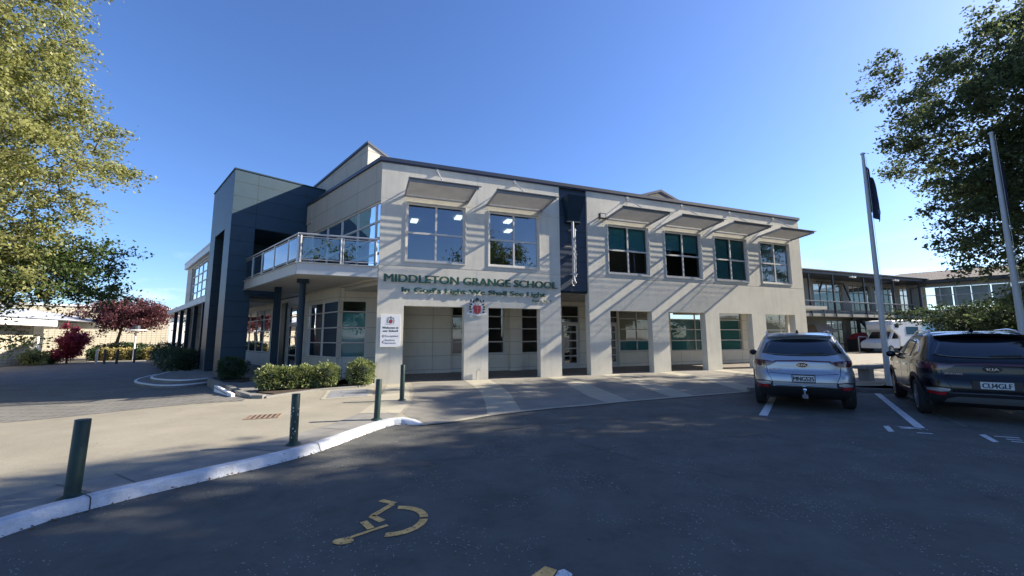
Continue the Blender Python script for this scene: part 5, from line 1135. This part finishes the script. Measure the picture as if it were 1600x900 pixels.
M['carblack'] = mat('black_car_paint', (.004, .0045, .007), .25, .0, var=.02, coat=.6, spec=.3)
M['carglass'] = mat('tinted_car_glass', (.008, .010, .013), .04, 0, var=.0, spec=.8, coat=.5)
M['cladding'] = mat('black_plastic_cladding', (.012, .012, .013), .6, var=.1)
M['tyre'] = mat('tyre_rubber', (.015, .015, .016), .8, var=.15)
M['alloy'] = mat('alloy_wheel', (.32, .33, .34), .35, .8, var=.05)
M['darkalloy'] = mat('dark_alloy_wheel', (.06, .06, .065), .35, .8, var=.05)
M['chrome'] = mat('chrome', (.75, .76, .78), .12, 1., var=.0)
M['taillamp'] = mat('dark_red_lamp', (.09, .004, .010), .15, 0, var=.1, coat=1.)
M['redlens'] = mat('red_reflector', (.35, .01, .015), .25, 0, var=.1, coat=.6)
M['clearlens'] = mat('clear_lamp_lens', (.50, .50, .48), .2, .4, var=.3, scale=40, coat=.8)
M['trimgrey'] = mat('grey_skid_plate', (.13, .135, .14), .5, .2, var=.08)
M['platew'] = mat('pale_plate', (.60, .62, .62), .5, var=.03); M['plateb'] = mat('dark_plate', (.02, .02, .022), .4)
def suv(frame, label, paint, plate, plate_dark, towball, rim, side_marks, S=1.05):
    F = frame @ Matrix.Scale(S, 4)
    t = thing('parked_car', label, 'car', frame, 'sport utility cars reversed into the angled bays')
    # body loft
    K = 84; rings = []
    ts = [2 * math.pi * k / K for k in range(K)]
    mb = MB()
    for (z_, a, b, hw) in TAB:
        yc, hl = (a + b) / 2, (b - a) / 2
        for k in range(K):
            # even arc distribution over the rounded rectangle
            u = k / K * 4; s = int(u); f = u - s; v = math.tan((f - .5) * math.pi / 2)
            c, sn = [(1, v), (-v, 1), (-1, -v), (v, -1)][s]
            r = 1 / ((abs(c) ** NE + abs(sn) ** NE) ** (1 / NE)); mb.v.append((hw * c * r, yc + hl * sn * r, z_))
    for i in range(len(TAB) - 1):
        for k in range(K):
            a0 = i * K + k; b0 = i * K + (k + 1) % K; mb.f.append((a0, b0, b0 + K, a0 + K)); mb.mi.append(0)
    mb.f.append(tuple(reversed(range(K)))); mb.mi.append(0); e = (len(TAB) - 1) * K; mb.f.append(tuple(range(e, e + K))); mb.mi.append(0)
    body = obj('body', mb, [paint, 'cladding', 'dark'], t, F)
    WY, WR = (.93, 3.60), .345
    cut = MB()
    for yy in WY: cut.tube([(-1.3, yy, WR), (1.3, yy, WR)], .415, 40)
    cm = bpy.data.meshes.new('cut'); cm.from_pydata(cut.v, [], cut.f); cmo = bpy.data.objects.new('cut', cm); COL.objects.link(cmo); cmo.matrix_basis = F
    mid = MB(); mid.box(-.70, .70, -.5, 5.2, -.2, 1.0)
    bo = body.modifiers.new('b', 'BOOLEAN'); bo.object = cmo; bo.operation = 'DIFFERENCE'; bo.solver = 'EXACT'
    dg = bpy.context.evaluated_depsgraph_get(); dg.update(); me = bpy.data.meshes.new_from_object(body.evaluated_get(dg)); body.modifiers.clear(); body.data = me; bpy.data.objects.remove(cmo)
    while len(me.materials) < 3: me.materials.append(M['dark'])
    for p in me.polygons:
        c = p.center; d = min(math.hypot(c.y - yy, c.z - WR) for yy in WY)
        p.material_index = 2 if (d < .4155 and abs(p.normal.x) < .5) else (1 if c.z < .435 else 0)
        p.use_smooth = d > .42
    me.update()
    try: me.set_sharp_from_angle(angle=R(40))
    except Exception: pass
    def part(name, mb, m, sm_=False, par=None): return obj(name, mb, m, par or t, F, smooth=sm_)
    # arch claddings, sills, rear bumper cladding
    for sg in (-1, 1):
        for yy in WY:
            mb = MB(); n = 26
            for i in range(n):
                for (r0, r1) in ((.405, .485),):
                    A = [R(-14 + 208 * (i + q) / n) for q in (0, 1)]
                    P = [(yy + r * math.cos(a), WR + r * math.sin(a)) for r, a in ((r0, A[0]), (r1, A[0]), (r1, A[1]), (r0, A[1]))]
                    P = [(min(max(y_, .08), 4.5), max(z_, .2)) for y_, z_ in P]
                    q = [(sg * (Xside(y_, max(z_, .3)) + .012), y_, z_) for y_, z_ in P]; q2 = [(sg * (abs(a[0]) - .05), a[1], a[2]) for a in q]
                    if sg > 0: q, q2 = q[::1], q2
                    mb.quad(*q) if sg > 0 else mb.quad(*q[::-1]); mb.quad(q[0], q[3], q2[3], q2[0]); mb.quad(q[1], q2[1], q2[2], q[2])
            part('wheel_arch', mb, 'cladding')
        mb = MB(); patch(mb, [(1.37, .44), (3.14, .42)], [(1.34, .26), (3.18, .26)], 'side', .015, 10, 3, sgn=sg); part('sill', mb, 'cladding')
        mb = MB(); patch(mb, [(1.42, .445), (3.1, .425)], [(1.42, .425), (3.1, .405)], 'side', .022, 10, 1, sgn=sg); part('sill_trim', mb, 'chrome' if not towball else 'cladding')
        # glass
        side = [('window', [(2.22, 1.50), (2.60, 1.50), (2.93, 1.33)], [(2.22, 1.125), (2.75, 1.115), (3.16, 1.115)]),
                ('window', [(1.44, 1.47), (1.80, 1.50), (2.16, 1.505)], [(1.36, 1.135), (1.7, 1.13), (2.16, 1.125)]),
                ('window', [(.98, 1.35), (1.15, 1.42), (1.38, 1.465)], [(.90, 1.235), (1.1, 1.15), (1.30, 1.14)])]
        for nm, tp_, bt in side:
            mb = MB(); patch(mb, tp_, bt, 'side', .004, 10, 6, sgn=sg); part(nm, mb, 'carglass', True)
        mb = MB(); patch(mb, [(.84, 1.235), (1.08, 1.14), (2.1, 1.115), (3.2, 1.10)], [(.86, 1.215), (1.08, 1.122), (2.1, 1.097), (3.2, 1.085)], 'side', .009, 24, 1, sgn=sg)
        patch(mb, [(.84, 1.25), (.95, 1.36), (1.15, 1.445), (1.5, 1.50), (2.2, 1.53), (2.62, 1.52), (2.97, 1.35)], [(.88, 1.238), (.98, 1.345), (1.16, 1.43), (1.5, 1.487), (2.2, 1.517), (2.61, 1.505), (2.95, 1.335)], 'side', .009, 26, 1, sgn=sg)
        part('window_trim', mb, 'chrome')
        # door shut lines
        mb = MB()
        for (a, b) in (((1.40, 1.12), (1.47, .45)), ((2.19, 1.12), (2.22, .43)), ((3.18, 1.09), (3.20, .46))): patch(mb, [a, b], [(a[0] + .008, a[1]), (b[0] + .008, b[1])], 'side', .0015, 8, 1, th=.004, sgn=sg)
        part('door_gap', mb, 'dark')
        for y_ in (1.52, 2.32):
            mb = MB(); mb.bar((sg * (Xside(y_, .93) + .02), y_, .955), (sg * (Xside(y_ + .2, .93) + .02), y_ + .2, .95), .022, .028); part('door_handle', mb, 'chrome')
        mb = MB(); mb.ball((sg * .99, 2.98, 1.13), (.095, .07, .08), 12); mb.bar((sg * .88, 3.0, 1.09), (sg * .98, 2.99, 1.11), .06, .04); mi = part('mirror', mb, paint if not towball else 'cladding', True)
        # tail lamps
        mb = MB(); patch(mb, [(sg * .46, 1.02), (sg * .62, 1.045), (sg * .80, 1.06), (sg * .905, 1.055)][::1], [(sg * .50, .985), (sg * .62, .925), (sg * .80, .925), (sg * .895, .94)], 'rear', .014, 16, 5, th=.03)
        tl_ = part('tail_light', mb, 'taillamp', False)
        mb = MB(); patch(mb, [(.30, 1.055), (.42, 1.06), (.62, 1.045)], [(.28, .95), (.42, .965), (.60, 1.0)], 'side', .010, 10, 4, sgn=sg); part('tail_light', mb, 'taillamp')
        mb = MB(); patch(mb, [(sg * .58, .585), (sg * .70, .60), (sg * .86, .575)], [(sg * .59, .545), (sg * .70, .525), (sg * .85, .535)], 'rear', .020, 12, 3, th=.03); part('indicator', mb, 'clearlens')
        mb = MB(); patch(mb, [(sg * .62, .518), (sg * .85, .522)], [(sg * .65, .46), (sg * .84, .475)], 'rear', .018, 10, 3, th=.03); part('reflector', mb, 'redlens')
        mb = MB(); patch(mb, [(sg * .55, .60), (sg * .72, .62), (sg * .88, .60)], [(sg * .56, .45), (sg * .72, .445), (sg * .87, .455)], 'rear', .008, 12, 3, th=.02); part('lamp_surround', mb, 'cladding')
        mb = MB(); patch(mb, [(sg * .60, .86), (sg * .88, .90)], [(sg * .62, .74), (sg * .86, .72)], 'front', .01, 8, 4); part('headlight', mb, 'clearlens')
        mb = MB(); mb.tube([(sg * .60, .92, 1.60), (sg * .605, 1.05, 1.655), (sg * .61, 1.5, 1.69), (sg * .60, 2.1, 1.675), (sg * .59, 2.45, 1.60)], .016, 8); mb.tube([(sg * .60, 1.0, 1.60), (sg * .605, 1.02, 1.65)], .02, 6); part('roof_rail', mb, 'alu' if towball else 'chrome', True)
    # rear window, spoiler, light bar, trims
    mb = MB(); patch(mb, [(-.54, 1.475), (-.3, 1.505), (0, 1.51), (.3, 1.505), (.54, 1.475)], [(-.70, 1.20), (-.45, 1.155), (0, 1.14), (.45, 1.155), (.70, 1.20)], 'rear', .008, 22, 8); part('rear_window', mb, 'carglass', True)
    mb = MB(); patch(mb, [(-.63, 1.42), (-.54, 1.475)], [(-.725, 1.20), (-.69, 1.20)], 'rear', .007, 3, 8); part('pillar_trim', mb, 'carglass'); mb = MB(); patch(mb, [(.54, 1.475), (.63, 1.42)], [(.69, 1.20), (.725, 1.20)], 'rear', .007, 3, 8); part('pillar_trim', mb, 'carglass')
    mb = MB(); n = 20
    for i in range(n):
        x0, x1 = -.60 + 1.2 * i / n, -.60 + 1.2 * (i + 1) / n
        def sec(x): y_ = Yrear(x, 1.52) - .10 + .06 * (abs(x) / .6) ** 3; zt_ = 1.605 - .035 * (x / .6) ** 2; return [(x, y_ + .30, zt_ + .035), (x, y_, zt_), (x, y_ + .01, zt_ - .035), (x, y_ + .2, zt_ - .06)]
        A, Bq = sec(x0), sec(x1)
        for k in range(4): mb.quad(A[k], Bq[k], Bq[(k + 1) % 4], A[(k + 1) % 4])
        if i == 0: mb.quad(*A)
        if i == n - 1: mb.quad(*Bq[::-1])
    part('spoiler', mb, paint)
    mb = MB(); patch(mb, [(-.50, 1.045), (0, 1.06), (.50, 1.045)], [(-.50, 1.015), (0, 1.03), (.50, 1.015)], 'rear', .012, 20, 2); part('light_bar', mb, 'taillamp')
    mb = MB(); patch(mb, [(-.60, .79), (-.3, .765), (0, .76), (.3, .765), (.60, .79)], [(-.60, .781), (-.3, .757), (0, .752), (.3, .757), (.60, .781)], 'rear', .002, 20, 1, th=.004)
    patch(mb, [(-.66, 1.0), (-.645, .79), (-.56, .60)], [(-.65, 1.0), (-.636, .79), (-.552, .60)], 'rear', .002, 14, 1, th=.004); patch(mb, [(.66, 1.0), (.645, .79), (.56, .60)], [(.65, 1.0), (.636, .79), (.552, .60)], 'rear', .002, 14, 1, th=.004)
    patch(mb, [(-.56, .605), (0, .59), (.56, .605)], [(-.56, .595), (0, .58), (.56, .595)], 'rear', .002, 18, 1, th=.004); part('tailgate_gap', mb, 'dark')
    mb = MB(); patch(mb, [(-.90, .44), (-.5, .50), (0, .505), (.5, .50), (.90, .44)], [(-.86, .27), (-.5, .25), (0, .25), (.5, .25), (.86, .27)], 'rear', .010, 24, 5); part('bumper_cladding', mb, 'cladding')
    mb = MB(); patch(mb, [(-.60, .52), (0, .53), (.60, .52)], [(-.60, .505), (0, .513), (.60, .505)], 'rear', .022, 20, 1, th=.02); part('bumper_trim', mb, 'chrome')
    if not towball:
        mb = MB(); patch(mb, [(-.62, .40), (-.5, .45), (0, .455), (.5, .45), (.62, .40)], [(-.66, .33), (-.5, .34), (0, .335), (.5, .34), (.66, .33)], 'rear', .03, 22, 3, th=.03); part('skid_plate', mb, 'trimgrey')
    mb = MB(); yb = Yrear(0, .97) - .014; k = 22
    mb.v = [(.115 * math.cos(2 * math.pi * i / k), yb - (.012 if q else -.01), .955 + .058 * math.sin(2 * math.pi * i / k)) for q in (0, 1) for i in range(k)]
    mb.f = [tuple(range(k, 2 * k))] + [(i, (i + 1) % k, (i + 1) % k + k, i + k) for i in range(k)]; mb.mi = [0] * len(mb.f)
    bg_ = part('badge', mb, 'chrome' if towball else 'plateb')
    mb = MB(); mb.v = [(.098 * math.cos(2 * math.pi * i / k), yb - .014, .955 + .045 * math.sin(2 * math.pi * i / k)) for i in range(k)]; mb.f = [tuple(range(k))]; mb.mi = [0]
    part('badge_field', mb, 'plateb', par=bg_)
    def txt(name, s, size, x, z_, m, par, bold=.0, width=None, yy=None):
        me_ = text(name, s, size, .004, m, par, F, x, z_, bold=bold, width=width, y=(yy if yy is not None else Yrear(x, z_) - .016)); return me_
    txt('badge_text', 'KIA', .07, -.075, .930, 'chrome', bg_, bold=.003, width=.15, yy=yb - .018)
    txt('badge_text', 'SPORTAGE', .042, -.62, .845, 'chrome', t, width=.24, bold=.001, yy=Yrear(-.5, .85) - .012)
    zp = .675; yp = Yrear(0, zp) - .020
    if plate_dark:
        mb = MB(); mb.box(-.205, .205, yp, yp + .03, zp - .08, zp + .08); pf = part('number_plate', mb, 'plateb')
        mb = MB(); mb.box(-.19, .19, yp - .003, yp - .001, zp - .063, zp + .063); part('plate_face', mb, 'platew', par=pf)
        txt('plate_text', plate, .125, -.178, zp - .045, 'plateb', pf, bold=.005, width=.356, yy=yp - .005)
    else:
        mb = MB(); mb.box(-.30, .30, yp, yp + .03, zp - .075, zp + .075); pf = part('number_plate', mb, 'plateb')
        mb = MB(); mb.box(-.20, .20, yp - .003, yp - .001, zp - .062, zp + .062); part('plate_face', mb, 'platew', par=pf)
        txt('plate_text', plate, .125, -.178, zp - .045, 'plateb', pf, bold=.004, width=.356, yy=yp - .005)
    # wiper, aerial
    mb = MB(); mb.bar((.02, Yrear(.02, 1.2) - .03, 1.185), (.40, Yrear(.4, 1.2) - .03, 1.20), .018, .03); part('wiper', mb, 'cladding')
    mb = MB(); mb.hexa([(-.035, 1.02, 1.645), (.035, 1.02, 1.645), (.02, 1.22, 1.66), (-.02, 1.22, 1.66)], [(-.006, .99, 1.72), (.006, .99, 1.72), (.004, 1.08, 1.70), (-.004, 1.08, 1.70)]); part('aerial_fin', mb, paint if not towball else 'cladding')
    # windscreen
    mb = MB(); patch(mb, [(-.60, 1.54), (0, 1.57), (.60, 1.54)], [(-.76, 1.16), (0, 1.14), (.76, 1.16)], 'front', .006, 16, 8); part('windscreen', mb, 'carglass', True)
    if towball:
        mb = MB(); mb.bar((0, .12, .36), (0, -.10, .35), .06, .05); mb.tube([(0, -.08, .36), (0, -.08, .42)], .018, 8); mb.ball((0, -.08, .455), .038, 12); mb.box(-.05, .05, -.10, -.06, .28, .36); part('tow_ball', mb, 'chrome', False)
    # wheels
    for sg in (-1, 1):
        for yy in WY:
            mb = MB(); X0, X1 = .70, .925
            prf = [(X0, .25), (X0 + .01, .325), (X0 + .045, WR), (X1 - .045, WR), (X1 - .01, .325), (X1, .25)]
            k = 36
            for (xa, ra), (xb, rb_) in zip(prf[:-1], prf[1:]):
                for i in range(k):
                    a, b = 2 * math.pi * i / k, 2 * math.pi * (i + 1) / k
                    q = [(sg * xa, yy + ra * math.cos(a), WR + ra * math.sin(a)), (sg * xa, yy + ra * math.cos(b), WR + ra * math.sin(b)), (sg * xb, yy + rb_ * math.cos(b), WR + rb_ * math.sin(b)), (sg * xb, yy + rb_ * math.cos(a), WR + rb_ * math.sin(a))]
                    mb.quad(*(q if sg < 0 else q[::-1]))
            mb.disc((sg * X0, yy, WR), .26, (-sg, 0, 0), 30)
            wh = part('wheel', mb, 'tyre', True)
            mb = MB(); mb.tube([(sg * .895, yy, WR), (sg * .915, yy, WR)], .05, 16)
            for i in range(k):
                a, b = 2 * math.pi * i / k, 2 * math.pi * (i + 1) / k
                for (xa, ra), (xb, rb_) in (((.918, .25), (.912, .225)), ((.912, .225), (.80, .215))):
                    mb.quad(*[(sg * x_, yy + r_ * math.cos(t_), WR + r_ * math.sin(t_)) for x_, r_, t_ in ((xa, ra, a), (xa, ra, b), (xb, rb_, b), (xb, rb_, a))])
            for i in range(5):
                for da in (-.13, .13):
                    a = 2 * math.pi * i / 5 + .3; p = (sg * .905, yy + .04 * math.cos(a), WR + .04 * math.sin(a)); q = (sg * .903, yy + .228 * math.cos(a + da), WR + .228 * math.sin(a + da)); mb.bar(p, q, .03, .022, (sg, 0, 0))
            part('rim', mb, rim, par=wh)
            mb = MB(); mb.disc((sg * .82, yy, WR), .22, (sg, 0, 0), 24); part('brake_disc', mb, 'darksteel', par=wh)
    return t
def carframe(axle_x, axle_y, heading, S): 
    h = Vector((math.cos(R(heading)), math.sin(R(heading)), 0)); p = Vector((axle_x, axle_y, -.08)) - h * .93 * S
    return Matrix.Translation(p) @ Matrix.Rotation(R(heading - 90), 4, 'Z')
suv(carframe(6.98, 10.02, 57.5, 1.05), 'silver sport utility car with plate MNG525 and a chrome tow ball', 'carsilver', 'MNG525', True, True, 'darkalloy', 1)
suv(carframe(9.58, 8.52, 54.3, 1.05), 'glossy black sport utility car with plate CU4GLF at the right', 'carblack', 'CU4GLF', False, False, 'alloy', 1, S=1.05)

# camper van in the yard, side on
CV = frm(40.3, 41.3, 0, 197)
cv_ = thing('camper_van', 'white motorhome with blue lettering parked beneath the balcony', 'camper van', CV)
def extr(mb, prof, x0, x1, inset_=.06):
    n = len(prof); c = Vector((sum(p[0] for p in prof) / n, sum(p[1] for p in prof) / n))
    rs = [(x0, .94), (x0 + inset_, 1), (x1 - inset_, 1), (x1, .94)]; b0 = len(mb.v)
    for xx, f in rs:
        for p in prof: q = c + (Vector(p) - c) * f; mb.v.append((q[0], xx, q[1]))
    for i in range(3):
        for j in range(n): a = b0 + i * n + j; b = b0 + i * n + (j + 1) % n; mb.f.append((a, b, b + n, a + n)); mb.mi.append(0)
    mb.f.append(tuple(reversed(range(b0, b0 + n)))); mb.f.append(tuple(range(b0 + 3 * n, b0 + 4 * n))); mb.mi += [0, 0]
mb = MB(); mb.quad((4.93, .84, 1.36), (4.93, -.84, 1.36), (4.40, -.80, 1.99), (4.40, .80, 1.99)); mb.v = [(x + .03, y, z + .02) for x, y, z in mb.v]; obj('windscreen', mb, 'carglass', cv_)
# local x runs towards the nose, side facing the camera is +y
mb = MB(); extr(mb, [(-1.6, .62), (3.7, .62), (3.7, 1.55), (4.4, 2.05), (4.75, 2.25), (4.8, 2.7), (4.5, 3.05), (3.8, 3.15), (-1.6, 3.15)], -1.1, 1.1); obj('body', mb, 'whitep', cv_)
mb = MB(); extr(mb, [(3.6, .45), (5.95, .45), (5.95, .95), (5.6, 1.15), (4.9, 1.35), (4.35, 2.02), (3.6, 2.02)], -.98, .98); obj('cab', mb, 'whitep', cv_)
mb = MB(); mb.box(-1.6, 3.2, -1.0, 1.0, .3, .62); obj('skirt', mb, 'cladding', cv_)
mb = MB(); mb.hexa([(3.85, .985, 1.35), (4.72, .985, 1.35), (4.72, 1.0, 1.35), (3.85, 1.0, 1.35)][::-1], [(3.85, .985, 1.93), (4.30, .985, 1.93), (4.30, 1.0, 1.93), (3.85, 1.0, 1.93)][::-1]); obj('window', mb, 'carglass', cv_)
for a, b, c, d in ((1.0, 1.85, 1.75, 2.5), (1.87, 2.75, 1.75, 2.5), (3.75, 4.3, 2.4, 2.75)):
    mb = MB(); mb.box(a, b, 1.101, 1.12, c, d); w_ = obj('window', mb, mat('camper_window', (.05, .12, .16), .1, coat=.5) if a < 3 else 'carglass', cv_)
mb = MB(); mb.box(-1.2, -.5, 1.101, 1.115, .9, 2.2); obj('door', mb, 'slab', cv_)
for xx in (1.35, 1.75):
    mb = MB(); mb.ball((xx, 1.11, 1.1), (.14, .015, .30), 8); obj('graphic', mb, 'plateb', cv_)
mb = MB(); mb.quad((-1.55, 1.104, 1.4), (-1.55, 1.104, 2.9), (.2, 1.104, 3.0), (.5, 1.104, 1.9)); obj('blue_panel', mb, mat('pale_blue_decal', (.35, .58, .66), .5), cv_)
mb = MB(); mb.bar((.9, 1.112, 1.0), (-.6, 1.112, 1.0), .01, .14); obj('lettering', mb, mat('blue_decal', (.1, .3, .45), .5), cv_)
for xx in (.1, 4.95):
    mb = MB(); mb.tube([(xx, .80, .36), (xx, 1.04, .36)], .36, 24); wv = obj('wheel', mb, 'tyre', cv_); mb = MB(); mb.tube([(xx, 1.041, .36), (xx, 1.06, .36)], .2, 16); obj('rim', mb, 'alloy', wv)
    mb = MB(); mb.tube([(xx, -1.04, .36), (xx, -.8, .36)], .36, 24); obj('wheel', mb, 'tyre', cv_)
mb = MB(); mb.box(4.2, 4.35, 1.0, 1.25, 1.35, 1.65); obj('mirror', mb, 'cladding', cv_)
mb = MB(); mb.box(5.5, 5.9, .95, .99, .9, 1.08); obj('headlight', mb, 'clearlens', cv_)
